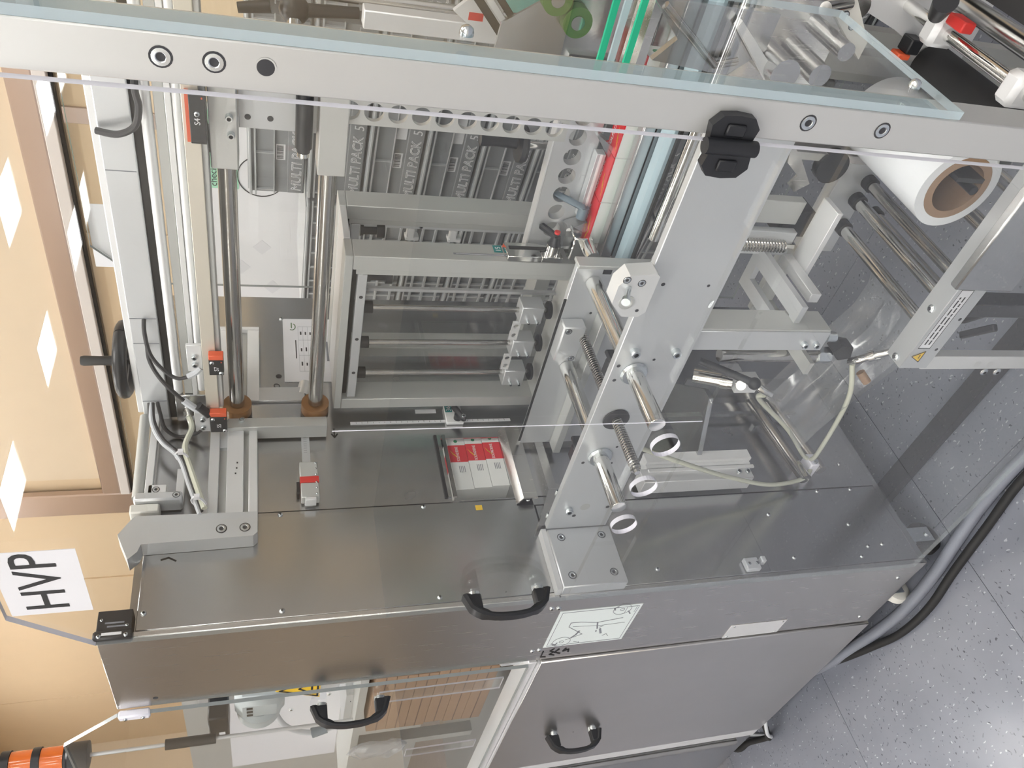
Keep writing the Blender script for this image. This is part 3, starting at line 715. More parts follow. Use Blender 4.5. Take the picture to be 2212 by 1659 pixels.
# thin air hoses
solo('air_hose', B().tube([(.250, .175, .955), (.235, .20, .90), (.19, .20, .80), (.145, .20, .70), (.095, .21, .60), (.05, .215, .47), (.035, .235, .36), (.035, .265, .315), (.05, .29, .315)], .0055), 'tube_clear', 'translucent air hose sagging across the inner side wall to the low clamp', 'hose', (.03, .24, .31))
solo('air_hose', B().tube([(.055, .285, .325), (.075, .285, .35), (.20, .26, .47), (.33, .235, .62), (.365, .215, .635)], .0055), 'tube_clear', 'translucent air hose rising from the low clamp to the valve block', 'hose', (.055, .285, .32))
solo('air_hose', B().tube([(.062, .275, .322), (.10, .26, .335), (.26, .22, .395), (.38, .20, .44), (.455, .212, .472)], .0055), 'tube_clear', 'translucent air hose running free to the hanging brass fittings', 'hose', (.06, .275, .32))
hc = thing('hose_clamp', 'clear plastic hose clamp near the bottom of the inner wall', 'clamp', (.04, .27, .30))
obj('block', B().box(.001, .055, .262, .300, .296, .322, .003), 'acrylic_edge', hc); obj('bolt', B().cyl((.05, .27, .309), (.064, .27, .309), .005), 'zinc', hc)
# support tube along the wall and the cut profile piece
wt = thing('wall_tube', 'round steel bar fixed low along the inner side wall', 'bar', (.05, .4, .33))
obj('bar', B().cyl((.035, .60, .385), (.035, .235, .345), .015).cyl((.035, .595, .33), (.035, .26, .285), .014), 'chrome_dark', wt)
obj('end_block', B().box(.005, .05, .60, .63, .36, .42, .002), 'aluminium_light', wt)
obj('nut', B().cyl((.0, .44, .38), (.012, .44, .38), .009, seg=6), 'zinc', wt)
pf = thing('profile_bar', 'cut end of a white aluminium profile on the inner wall', 'profile', (.05, .27, .5))
obj('extrusion', B().box(.012, .055, .235, .275, .50, .79, .001), 'aluminium_light', pf)
obj('lip', B().box(.0555, .066, .285, .312, .49, .77, .0).box(.0555, .06, .262, .27, .49, .77).box(.03, .055, .276, .310, .492, .77), 'white_paint', pf)
for z in (.512, .535): screw(pf, (.055, .252, z), (1, 0, 0), .006, .006, 'socket')
ys = thing('inner_shelf', 'dark grey tapered steel plate below the film plate at the wall', 'machine part', (.1, .4, .6))
obj('plate', B().prism([(.02, .28), (.20, .36), (.20, .39), (.02, .60)], (0, 0, .62), (1, 0, 0), (0, 1, 0), (0, 0, .012)), 'stainless_dark', ys)
obj('rib', B().box(.02, .03, .46, .47, .25, .62).box(.03, .12, .50, .506, .28, .60), 'stainless_dark', ys)

# ================================================================ sealing gate: two grey frames one behind the other
def gate(lab, y0, y1, nm='gate_frame'):
    t = thing(nm, lab, 'frame', (.25, (y0 + y1) / 2, .955))
    obj('post', B().box(.433, .466, y0, y1, .905, 1.4525, .0012), 'frame_grey', t)
    obj('post', B().box(.036, .066, y0, y1, .945, 1.4525, .0012), 'frame_grey', t)
    obj('top_rail', B().box(.036, .466, y0, y1, 1.453, 1.469, .0012), 'frame_grey', t)
    obj('bottom_rail', B().box(.066, .4325, y0, y1, .965, 1.000, .0012), 'frame_grey', t)
    obj('inner_post', B().box(.418, .4325, y0 + .006, y0 + .016, 1.001, 1.445), 'frame_grey', t)
    obj('inner_rail', B().box(.067, .417, y0 + .006, y0 + .016, 1.422, 1.441, .001), 'aluminium', t)
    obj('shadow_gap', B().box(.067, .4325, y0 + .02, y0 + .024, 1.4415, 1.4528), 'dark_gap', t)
    for x in (.36, .245, .145): screw(t, (x, y0 + .006, 1.431), (0, -1, 0), .004, .002, 'hole')
    return t
ga = gate('front grey gate frame with three upright steel rods', .500, .556)
for (x, y) in ((.33, .512), (.232, .512), (.14, .512)):
    rd = obj('rod', B().cyl((x, y, 1.025), (x, y, 1.421), .0062), 'chrome_dark', ga)
    obj('disc', B().cyl((x, y, 1.018), (x, y, 1.024), .020), 'black_rubber', rd)
    obj('top_bush', B().cyl((x, y, 1.405), (x, y, 1.4215), .013), 'black_rubber', rd)
    bk = obj('rod_block', B().box(x - .023, x + .023, y - .022, y + .018, 1.040, 1.090, .0015), 'aluminium', ga)
    for z in (1.052, 1.072): screw(ga, (x - .012, y - .022, z), (0, -1, 0), .0035, .012, 'socket')
for (x0, x1) in ((.163, .209), (.255, .307)):
    obj('link_bar', B().plate_holes(0, x1 - x0, 0, .018, [((x1 - x0) * .25, .009, .006), ((x1 - x0) * .75, .009, .006)], (x0, .497, 1.082), (1, 0, 0), (0, 0, 1), (0, .004, 0), 12), 'aluminium_light', ga)
b = B().cyl((.405, .520, 1.42), (.405, .520, 1.415), .013).cyl((.405, .520, 1.415), (.405, .520, 1.385), .010).cyl((.405, .520, 1.385), (.405, .520, 1.372), .016)
obj('pull_knob', b, 'black_plastic', ga)
# clear pane with the dark web inside the gate
obj('upright_strip', B().box(.345, .352, .545, .5535, 1.001, 1.42), 'aluminium', ga)
obj('pane', B().box(.068, .344, .5485, .5525, 1.002, 1.420), 'acrylic', ga, smooth=False)
# ruler on the post and its number sticker
rl = obj('ruler', B().box(.4662, .4668, .518, .523, 1.145, 1.255), 'ink_grey', ga)
obj('tick_marks', B().box(.4669, .4671, .519, .520, 1.15, 1.25), 'paper', rl)
tk = obj('number_sticker', B().box(.4662, .4668, .530, .553, 1.150, 1.168), 'teal_sticker', ga, 'teal sticker with the number 15')
text(tk, '15', .016, (.4670, .5325, 1.153), (0, 1, 0), (0, 0, 1), 'paper')
gb = gate('rear grey gate frame with a black pull knob, behind the front one', .670, .726)
b = B().cyl((.395, .690, 1.42), (.395, .690, 1.413), .014).cyl((.395, .690, 1.413), (.395, .690, 1.385), .0105).cyl((.395, .690, 1.385), (.395, .690, 1.368), .017)
obj('pull_knob', b, 'black_plastic', gb)
obj('rail_strip', B().box(.405, .4175, .6865, .690, 1.0, 1.43), 'aluminium', gb)
for z in (1.435, 1.29): screw(gb, (.411, .6865, z), (0, -1, 0), .005, .003, 'button')
for z in (1.30, 1.205): obj('clip', B().box(.375, .404, .69, .705, z, z + .018, .003).box(.37, .38, .69, .712, z - .01, z + .02, .002), 'aluminium_light', gb)
obj('clear_tab', B().box(.36, .405, .692, .695, 1.30, 1.325), 'acrylic', gb, smooth=False)
obj('cross_rail', B().box(.036, .466, .5575, .6695, 1.455, 1.468, .001), 'aluminium_light', gb)

# clamp with slot on the front gate post
cl = thing('slot_clamp', 'polished slotted clamp with a black lever on the front gate post', 'clamp', (.48, .53, 1.02))
obj('slide', B().box(.4675, .480, .500, .548, 1.075, 1.148, .001).box(.4675, .480, .500, .520, 1.03, 1.075, .001).box(.4675, .476, .538, .548, 1.03, 1.075), 'chrome', cl)
obj('slot', B().box(.4802, .4808, .525, .535, 1.045, 1.14), 'dark_gap', cl)
obj('pointer', B().prism([(0, 0), (.012, .004), (0, .010)], (.481, .528, 1.146), (0, 1, 0), (0, 0, 1), (.0006, 0, 0)), 'orange', cl)
obj('collar', B().cyl((.470, .52, 1.05), (.500, .52, 1.05), .015), 'chrome', cl)
lv = obj('lever', B().cyl((.500, .52, 1.05), (.520, .52, 1.05), .013, .009).obox((.520, .535, 1.062), (0, .7, .45), (1, 0, 0), .05, .014, .014, .004), 'black_plastic', cl)
obj('lever_cap', B().cyl((.526, .52, 1.05), (.531, .52, 1.05), .006), 'red', lv)
obj('clamp_body', B().box(.485, .54, .485, .535, .985, 1.025, .002), 'chrome', cl)
obj('cross_shaft', B().cyl((.525, .44, .995), (.525, .56, .995), .015, seg=24), 'chrome', cl)
hb_ = obj('blue_lever', B().cyl((.56, .53, 1.005), (.585, .53, 1.005), .011).obox((.585, .55, 1.03), (0, .6, .6), (1, 0, 0), .075, .013, .015, .005), 'handle_blue', cl)
# ================================================================ scale, clamp and small slider on the side wall
sc = thing('wall_scale', 'steel scale with a black wing clamp on the inner side wall', 'scale', (.004, .49, 1.05))
obj('scale', B().box(.0005, .0015, .481, .489, 1.045, 1.43), 'paper', sc)
b = B()
for i in range(28): b.box(.0016, .0019, .483, .487 if i % 5 else .489, 1.06 + i * .0132, 1.0608 + i * .0132)
obj('tick_marks', b, 'ink', sc)
obj('clamp_plate', B().box(.0016, .010, .472, .530, 1.165, 1.206, .001), 'white_paint', sc)
ts = obj('number_sticker', B().box(.0102, .0107, .505, .528, 1.188, 1.205), 'teal_sticker', sc, 'teal sticker with the number 36')
text(ts, '36', .016, (.0109, .5075, 1.191), (0, 1, 0), (0, 0, 1), 'paper')
wl = obj('wing_knob', B().cyl((.010, .485, 1.178), (.026, .485, 1.178), .010).obox((.028, .487, 1.178), (0, 1, .45), (1, 0, 0), .055, .016, .014, .005), 'black_plastic', sc)
screw(sc, (.034, .470, 1.170), (1, 0, 0), .005, .003, 'socket')
obj('window_slot', B().box(.0005, .0012, .512, .524, 1.225, 1.275), 'paper', sc)
sl_ = thing('position_counter', 'small grey position counter with a red band on the inner wall', 'gauge', (.01, .31, 1.51))
obj('rail', B().box(.0005, .005, .262, .475, 1.524, 1.541), 'aluminium', sl_)
b = B()
for i in range(12): b.box(.0051, .0054, .40 + i * .006, .4006 + i * .006, 1.530, 1.537)
obj('tick_marks', b, 'ink_grey', sl_)
obj('body', B().box(.0055, .028, .3165, .356, 1.512, 1.549, .0015).box(.0055, .028, .262, .300, 1.511, 1.548, .0015), 'frame_grey', sl_)
obj('band', B().box(.0055, .0285, .3005, .316, 1.5105, 1.549), 'red', sl_)
obj('latch', B().box(.008, .03, .254, .2615, 1.518, 1.540, .001), 'aluminium_light', sl_)
obj('knob', B().box(.008, .018, .285, .31, 1.5495, 1.556), 'black_plastic', sl_)
for i in range(6): screw(sl_, (.028, .27 + i * .0155 + (.004 if i > 2 else 0), 1.516), (1, 0, 0), .0022, .002, 'button')
# printed data sheet on the rear part of the wall
ds = thing('data_sheet', 'white printed data sheet with a table on the rear inner wall', 'paper', (.001, .73, 1.44))
obj('sheet', B().box(.0006, .0012, .620, .845, 1.435, 1.572), 'paper', ds, smooth=False)
b = B()
for i in range(6): b.box(.0013, .0015, .655, .815, 1.478 + i * .0115, 1.4784 + i * .0115)
for y in (.655, .71, .765, .815): b.box(.0013, .0015, y, y + .0006, 1.478, 1.536)
obj('table', b, 'ink_grey', ds)
b = B()
random.seed(3)
for i in range(5):
    for y in (.675, .725, .785): b.box(.0013, .0015, y, y + .008 + random.random() * .006, 1.4815 + i * .0115, 1.485 + i * .0115)
b.box(.0013, .0015, .70, .765, 1.541, 1.5435)
obj('print', b, 'ink', ds)
b = B().box(.0013, .0016, .81, .83, 1.55, 1.5525)
for k in range(8):
    a = math.pi * (k / 8 + .9); b.obox((.00145, .815 + .012 * math.cos(a), 1.55 + .008 * math.sin(a)), (0, -math.sin(a), math.cos(a)), (1, 0, 0), .005, .0003, .002)
obj('logo', b, 'green_wheel', ds)
obj('picture', B().box(.0013, .0016, .69, .76, 1.440, 1.470), 'ink_grey', ds)
# white slotted mounting rails along the wall, front bracket
wr = thing('wall_rail', 'pale grey slotted rail running back along the inner wall top', 'rail', (.02, .35, 1.635))
obj('flange', B().box(.001, .034, .231, .452, 1.709, 1.7285, .001), 'aluminium_light', wr)
obj('flange', B().box(.001, .034, .229, .452, 1.661, 1.694, .001), 'aluminium_light', wr)
obj('flange', B().box(.001, .034, .227, .452, 1.6335, 1.651, .001), 'aluminium_light', wr)
obj('groove', B().box(.001, .02, .23, .452, 1.6942, 1.7088).box(.001, .02, .228, .452, 1.6512, 1.6608), 'frame_grey', wr)
for i, z in enumerate((1.675, 1.673, 1.672)): obj('pen_mark', B().box(.0342, .0346, .325 + i * .014, .329 + i * .014, z, z + .003), 'ink', wr)
wr2 = thing('wall_rail', 'white slotted rail behind the guide rods on the rear inner wall', 'rail', (.02, .65, 1.63))
obj('flange', B().box(.001, .03, .535, .77, 1.6825, 1.725, .001), 'white_paint', wr2)
obj('flange', B().box(.001, .03, .535, .77, 1.629, 1.656, .001), 'white_paint', wr2)
obj('end_flange', B().box(.001, .03, .7705, .782, 1.629, 1.725, .001), 'white_paint', wr2)
obj('groove', B().box(.001, .018, .535, .77, 1.657, 1.682), 'frame_grey', wr2)
bk = thing('end_bracket', 'angled grey bracket with two screws at the front of the wall rail', 'bracket', (.03, .19, 1.63))
obj('plate', B().prism([(.226, 1.634), (.178, 1.634), (.170, 1.642), (.166, 1.84), (.150, 1.845), (.135, 1.86), (.19, 1.882), (.222, 1.862), (.230, 1.855)], (0.001, 0, 0), (0, 1, 0), (0, 0, 1), (.038, 0, 0)), 'aluminium', bk)
for z in (1.657, 1.700): screw(bk, (.039, .190, z), (1, 0, 0), .0085, .004, 'sunk')
# cylinder rail on the top
tr = thing('rodless_cylinder', 'slim grey air cylinder tube on top of the inner wall', 'pneumatics', (.02, .40, 1.85))
obj('tube', B().cyl((.02, .285, 1.858), (.02, .50, 1.862), .011), 'frame_grey', tr)
obj('strip', B().box(.010, .03, .285, .50, 1.832, 1.846, .001), 'aluminium_light', tr)
obj('bracket', B().box(.004, .045, .262, .283, 1.775, 1.862, .004), 'aluminium', tr)
obj('clip', B().box(.010, .03, .285, .310, 1.806, 1.840, .001), 'aluminium_light', tr)
for (y, z) in ((.298, 1.825), (.272, 1.785)): screw(tr, (.045 if y < .28 else .030, y, z), (1, 0, 0), .006, .003, 'sunk')
obj('end_cap', B().box(.004, .036, .240, .2615, 1.815, 1.868, .003), 'caster_white', tr)
obj('cross_strip', B().box(.002, .016, .283, .36, 1.775, 1.79, .001), 'aluminium_light', tr)

# ================================================================ top beam across the machine
bm_ = thing('top_beam', 'long grey ribbed aluminium beam crossing the top of the machine', 'beam', (.4, .52, 1.74))
obj('cover', B().box(.012, 1.02, .500, .60, 1.813, 1.864, .002), 'aluminium', bm_)
obj('ledge', B().box(.012, 1.02, .520, .60, 1.8645, 1.878, .002), 'aluminium_light', bm_)
obj('slot', B().box(.012, 1.02, .506, .52, 1.799, 1.8125), 'dark_gap', bm_)
obj('tube_rail', B().cyl((.10, .500, 1.790), (1.02, .500, 1.790), .009), 'aluminium_light', bm_)
obj('rib', B().box(.095, 1.02, .497, .52, 1.762, 1.778, .001), 'frame_grey', bm_)
obj('rib', B().box(.095, 1.02, .492, .52, 1.752, 1.7615, .001), 'aluminium_light', bm_)
obj('tube_rail', B().cyl((.11, .497, 1.744), (1.02, .497, 1.744), .0075), 'aluminium_light', bm_)
obj('end_block', B().box(.014, .094, .492, .55, 1.735, 1.798, .002), 'stainless_dark', bm_)
for x in (.62, .30, .235, .07): obj('joint', B().box(x, x + .0012, .4992, .4999, 1.815, 1.862), 'ink_grey', bm_)
hw = thing('handwheel', 'black handwheel with an upright grip above the top beam', 'handwheel', (.12, .575, 1.878))
obj('hub', B().cyl((.12, .575, 1.8785), (.12, .575, 1.90), .012), 'black_plastic', hw)
n_ = 36; rim = [(.12 + .070 * math.cos(2 * math.pi * i / n_), .575 + .070 * math.sin(2 * math.pi * i / n_), 1.898) for i in range(n_ + 1)]
obj('rim', B().tube(rim, .0135, 10, smooth=0), 'black_plastic', hw)
for a in (.3, 2.4, 4.5): obj('spoke', B().obox((.12 + .035 * math.cos(a), .575 + .035 * math.sin(a), 1.894), (math.cos(a), math.sin(a), 0), (0, 0, 1), .06, .01, .018, .002), 'black_plastic', hw)
obj('grip', B().lathe([(.005, 0), (.0105, .002), (.0095, .03), (.0105, .06), (.009, .066), (.004, .066)], (.150, .54, 1.906), (0, 0, 1)), 'black_plastic', hw)
# flat pale strip in front
fs = thing('flat_strip', 'flat cream metal strip running along below the top beam', 'strip', (.45, .45, 1.71))
obj('strip', B().box(.10, 1.02, .447, .452, 1.7085, 1.7335, .001), 'strip_cream', fs)
obj('back_bar', B().box(.10, 1.02, .4525, .49, 1.700, 1.728, .001), 'frame_grey', fs)
# guide rods with bushings
gr = thing('guide_rods', 'pair of polished horizontal guide rods with brown bushings', 'rods', (.35, .50, 1.48))
for z in (1.675, 1.510):
    rd = obj('rod', B().cyl((.06, .50, z), (.665, .50, z), .0155, seg=28), 'chrome_dark', gr)
    obj('bushing', B().cyl((.034, .50, z), (.058, .50, z), .030, seg=30), 'bushing_brown', rd)
    obj('bushing_ring', B().cyl((.022, .50, z), (.034, .50, z), .0305, seg=30), 'bushing_dark', rd)
cbk = obj('carrier', B().box(.006, .0215, .478, .532, 1.485, 1.72, .001), 'steel_plate', gr)
obj('carrier_lip', B().box(.022, .030, .470, .4775, 1.49, 1.728, .0005), 'chrome', gr)
obj('carrier_foot', B().box(.006, .045, .442, .4695, 1.486, 1.70, .001), 'frame_grey', gr)
for z in (1.70, 1.665): screw(gr, (.03, .462, z), (1, 0, 0), .007, .020, 'socket')
for z in (1.663, 1.535): screw(gr, (.030, .474, z), (1, 0, 0), .0055, .005, 'button')
obj('cross_bar', B().box(.006, .028, .535, .56, 1.53, 1.655, .001).box(.006, .026, .56, .58, 1.53, 1.655, .001), 'aluminium', gr)
obj('stop', B().cyl((.012, .60, 1.525), (.012, .56, 1.535), .016), 'aluminium', gr)
# grey sliding blocks at the right end of the rods
sb = thing('slide_blocks', 'two brushed grey blocks and plate holding the right rod ends', 'machine part', (.72, .50, 1.48))
obj('block', B().box(.655, .80, .468, .53, 1.655, 1.698, .002), 'post_grey', sb)
obj('block', B().box(.655, .80, .468, .53, 1.483, 1.530, .002), 'post_grey', sb)
obj('plate', B().box(.715, .80, .500, .512, 1.531, 1.654, .001), 'aluminium', sb)
obj('damper', B().cyl((.70, .48, 1.553), (.82, .48, 1.553), .014).cyl((.692, .48, 1.553), (.70, .48, 1.553), .011), 'black_plastic', sb)
obj('damper_tip', B().cyl((.684, .48, 1.553), (.692, .48, 1.553), .010), 'chrome', sb)
for (x, z) in ((.72, 1.665), (.75, 1.667)): screw(sb, (x, .468, z), (0, -1, 0), .006, .010, 'socket')
for (x, z) in ((.735, 1.64), (.735, 1.605)): screw(sb, (x, .500, z), (0, -1, 0), .005, .002, 'hole')
obj('hook', B().tube([(.70, .50, 1.722), (.684, .49, 1.722), (.680, .49, 1.71), (.684, .49, 1.698), (.72, .49, 1.695)], .007), 'frame_grey', sb)
# sensors on the strip
def sensor(lab, code, x0, x1, z0, z1, y=.446, orange_right=True, screws=True):
    t = thing('sensor', lab, 'sensor', ((x0 + x1) / 2, y, z0))
    obj('body', B().box(x0, x1, y - .016, y, z0, z1, .001), 'black_plastic', t)
    if orange_right: obj('mount', B().box(x1 + .0002, x1 + .012, y - .0155, y, z0, z1, .001), 'orange', t)
    else: obj('mount', B().box(x0 - .004, x1, y - .004, y + .004, z1 + .0002, z1 + .006), 'orange', t)
    text(t, code, .012, ((x0 + x1) / 2 - .008, y - .0164, z0 + (z1 - z0) * .35), (1, 0, 0), (0, 0, 1), 'paper')
    obj('lamp', B().box(x1 - .006, x1 - .003, y - .0166, y - .0161, z0 + .003, z0 + .005), 'orange', t)
    if screws: screw(t, (x0 + .006, y - .016, z0 + .005), (0, -1, 0), .0045, .003, 'button'); screw(t, (x1 - .006, y - .016, z1 - .006), (0, -1, 0), .0045, .003, 'button')
    return t
s7 = sensor('black and orange sensor marked S7 hanging on the flat strip', 'S7', .216, .256, 1.694, 1.721)
obj('bracket', B().box(.205, .275, .4525, .46, 1.734, 1.762, .001), 'aluminium_light', s7)
for x in (.225, .245): screw(s7, (x, .4525, 1.748), (0, -1, 0), .0055, .006, 'socket')
s5 = sensor('black and orange sensor marked S5 at the left end of the flat strip', 'S5', .045, .092, 1.694, 1.727)
obj('bracket', B().box(.03, .10, .4465, .456, 1.728, 1.758, .001), 'aluminium_light', s5)
for x in (.045, .07): screw(s5, (x, .4465, 1.742), (0, -1, 0), .0055, .006, 'socket')
obj('plug', B().cyl((.092, .438, 1.728), (.118, .44, 1.748), .009), 'black_plastic', s5)
obj('angle_leg', B().box(.015, .030, .400, .4455, 1.69, 1.725, .001), 'aluminium', s5)
s4 = sensor('black sensor marked S4 beside the right rod block', 'S4', .72, .80, 1.699, 1.722, y=.446, orange_right=False, screws=False)
screw(s4, (.77, .430, 1.711), (0, -1, 0), .0045, .003, 'button')
s32 = sensor('black and orange sensor marked S 32 below the front gate frame', 'S 32', .040, .082, .930, .958, y=.485, orange_right=False)
obj('plug', B().cyl((.05, .475, .925), (.075, .455, .905), .007), 'handle_blue', s32)
# cables
def cable(lab, pts, rad=.004, m_='cable_grey', nm='cable', loc=None):
    return solo(nm, B().tube(pts, rad, 8), m_, lab, 'cable', loc or pts[0])
c1 = cable('dark cable looping from the beam down to the S7 sensor', [(.298, .500, 1.837), (.285, .475, 1.835), (.242, .462, 1.828), (.205, .455, 1.806), (.188, .450, 1.782), (.195, .450, 1.758)])
cable('light grey cable end at the S7 sensor', [(.193, .450, 1.763), (.202, .452, 1.748), (.212, .455, 1.738)], .0062, 'cable_light', 'cable_plug')
cable('dark cable crossing from the beam to the S5 sensor plug', [(.229, .500, 1.838), (.215, .47, 1.832), (.178, .455, 1.813), (.135, .448, 1.782), (.110, .442, 1.757)])
cable('light grey cable sleeve at the S5 sensor plug', [(.128, .446, 1.775), (.112, .442, 1.758), (.104, .440, 1.746)], .0075, 'cable_light', 'cable_plug')
cable('dark cable hanging from the left end of the beam to the S5 sensor', [(.065, .500, 1.834), (.055, .478, 1.828), (.025, .462, 1.820), (.006, .455, 1.796), (.018, .450, 1.763), (.035, .448, 1.747)])
cable('thick dark cable hooked over the right end of the beam', [(.79, .492, 1.800), (.770, .482, 1.800), (.747, .478, 1.797), (.715, .478, 1.806), (.698, .480, 1.832), (.696, .490, 1.864)], .0055)
for i, (dy, dz, m_, nm_) in enumerate(((0, 0, 'cable_grey', 'dark'), (.006, .006, 'cable_grey', 'upper dark'), (-.006, .003, 'cable_light', 'light grey'))):
    cable(nm_ + ' cable of the bundle dropping from the beam end along the wall rail', [(.075, .49, 1.842 + dz), (.06, .452 + dy, 1.838 + dz), (.05, .41 + dy, 1.818 + dz), (.05, .365 + dy, 1.782 + dz), (.045, .299 + dy, 1.760 + dz), (.040, .232 + dy, 1.738 + dz)], .0042, m_)
cable('translucent yellowish air hose strapped to the cable bundle', [(.045, .475, 1.772), (.048, .44, 1.765), (.052, .385, 1.775), (.050, .32, 1.758), (.046, .235, 1.732)], .006, 'tube_clear', 'air_hose')
solo('hose_fitting', B().cyl((.045, .492, 1.776), (.045, .472, 1.770), .010).cyl((.045, .480, 1.772), (.045, .474, 1.771), .012), 'chrome', 'nickel hose fitting at the left end of the top beam', 'fitting', (.045, .48, 1.77))
for (y, z, lab) in ((.362, 1.780, 'white cable tie round the cable bundle near the sensor'), (.248, 1.744, 'white cable tie round the cable bundle near the bracket')):
    solo('cable_tie', B().ring((.049, y - .002, z), (.049, y + .002, z - .002), .016, .014).box(.062, .072, y - .004, y + .004, z - .004, z + .006), 'paper', lab, 'cable tie', (.049, y, z))
# ================================================================ cartons packed behind the window in the side wall
def carton(lab, x0, x1, y0, y1, z0, z1, tilt, grp, full=True):
    t = thing('medicine_carton', lab, 'carton', ((x0 + x1) / 2, (y0 + y1) / 2, z0), grp)
    L_ = y1 - y0; w0 = y0 + L_ * .50; w1 = y0 + L_ * .82
    obj('white_part', B().box(x0, x1, y0, w0, z0, z1), 'carton_white', t)
    if full:
        obj('red_part', B().box(x0, x1, w0, w1, z0, z1), 'carton_red', t)
        obj('white_end', B().box(x0, x1, w1, y1, z0, z1), 'carton_white', t)
        zc = (z0 + z1) / 2
        text(t, 'SOLPADEINE', .0098, (x1 + .0003, w0 + .002, zc - .002), (0, 1, 0), (0, 0, 1), 'carton_white', xs=.78)
        obj('flash', B().prism([(0, 0), (.012, .006), (.010, .008), (.026, .0165), (.013, .011), (.015, .009)], (x1 + .0002, w0 + .010, z0 + .022), (0, 1, 0), (0, 0, 1), (.0003, 0, 0)), 'carton_yellow', t)
        obj('green_mark', B().cyl((x1 + .0001, w1 + .012, zc), (x1 + .0004, w1 + .012, zc), .0045, seg=10), 'carton_green', t)
    else:
        obj('red_edge', B().box(x0, x1, y0 - .0015, y0, z0, z1), 'carton_red', t)
    b_ = B()
    for i in range(4): b_.box(x1 + .0001, x1 + .0004, w0 - .030, w0 - .012, z0 + .011 + i * .004, z0 + .0125 + i * .004)
    obj('print', b_, 'ink_grey', t)
    t.rotation_euler = (tilt, 0, 0)
ROW = ('lowest', 'middle', 'top')
for k in range(3):
    z0 = 1.0835 + k * .0425
    carton('red and white carton, %s of the three seen behind the wall window' % ROW[k], -.10, -.013, .298 - .003 * k, .455 - .003 * k, z0, z0 + .0415, 0, 'packed cartons', True)
for k in range(3):
    z0 = 1.0835 + k * .0425
    carton('white carton end nearest the door in the wall window, %s row' % ROW[k], -.10, -.012, .205, .292, z0, z0 + .0415, 0, 'packed cartons', False)

# ================================================================ conveyor with cartons
cv = thing('conveyor', 'feed conveyor with a pale blue belt behind the film plate', 'conveyor', (.75, .47, .86))
obj('belt', B().box(.50, 1.35, .428, .470, .915, .938, .008), 'belt_blue', cv)
obj('belt_edge', B().box(.50, 1.35, .420, .4275, .918, .924), 'dark_gap', cv)
obj('guide_rail', B().box(.505, 1.35, .474, .500, .940, .966, .003), 'steel_plate', cv)
obj('slide_bed', B().box(.42, 1.35, .474, .60, .930, .9395), 'steel_plate', cv)
obj('green_strip', B().box(.50, 1.35, .5005, .506, .9405, .956), 'green_belt', cv)
obj('tube', B().cyl((.60, .413, .900), (1.35, .413, .900), .012), 'chrome', cv)
obj('apron', B().prism([(.411, .885), (.40, .86), (.409, .72), (.4125, .72), (.42, .88)], (.60, 0, 0), (0, 1, 0), (0, 0, 1), (.75, 0, 0)), 'stainless', cv)
obj('leg', B().box(1.25, 1.30, .45, .5, 0, .914), 'frame_grey', cv); obj('leg', B().box(.90, .95, .52, .57, 0, .9295), 'frame_grey', cv)
POS = ('first of the row from the slotted clamp', 'second of the row from the slotted clamp', 'third of the row, mostly red near the post', 'last of the row, hidden by the post')
for k in range(4):
    x0 = .515 + k * .098
    t = thing('medicine_carton', 'red and white carton on the conveyor, ' + POS[k], 'carton', (x0 + .048, .53, .940), 'cartons on the conveyor')
    obj('white_part', B().box(x0, x0 + .096, .508, .553, .9405, .985), 'carton_white', t)
    obj('red_top', B().prism([(.5075, .984), (.5075, .9875), (.5535, .9875), (.5535, .96), (.553, .96), (.553, .984)], (x0, 0, 0), (0, 1, 0), (0, 0, 1), (.096, 0, 0)), 'carton_red', t)
    if k == 2: obj('red_band', B().box(x0 + .0665, x0 + .0965, .5072, .5538, .9405, .9878), 'carton_red', t)
    text(t, 'SOLPADEINE', .012, (x0 + .004, .538, .9879), (1, 0, 0), (0, 1, 0), 'carton_white')
    obj('flash', B().prism([(0, 0), (.020, .003), (.018, .006), (.045, .012), (.026, .009), (.027, .006)], (x0 + .01, .512, .9878), (1, 0, 0), (0, 1, 0), (0, 0, .0004)), 'carton_yellow', t)
    obj('end_face', B().box(x0 + .0966, x0 + .0975, .508, .553, .9405, .985), 'carton_white', t)
    obj('logo', B().cyl((x0 + .0976, .53, .962), (x0 + .0980, .53, .962), .008, seg=12), 'carton_green', t)
# perforated guide plates
hp = thing('perforated_plate', 'long grey plate with a row of large round holes beside the conveyor', 'plate', (.6, .565, 1.0))
obj('plate', B().plate_holes(.468, .86, 1.004, 1.092, [(.51 + i * .0417, 1.048, .0178) for i in range(8)], (0, .558, 0), (1, 0, 0), (0, 0, 1), (0, .022, 0), 32), 'aluminium', hp)
obj('top_edge', B().box(.40, .86, .5575, .581, 1.0925, 1.0955), 'aluminium_light', hp)
hv = thing('perforated_plate', 'upright grey plate with a column of large holes next to the post', 'plate', (.78, .5, 1.1))
obj('plate', B().plate_holes(1.10, 1.495, .742, .80, [(1.125 + i * .0395, .766, .0165) for i in range(10)], (0, .492, 0), (0, 0, 1), (1, 0, 0), (0, .010, 0), 32), 'post_grey', hv)
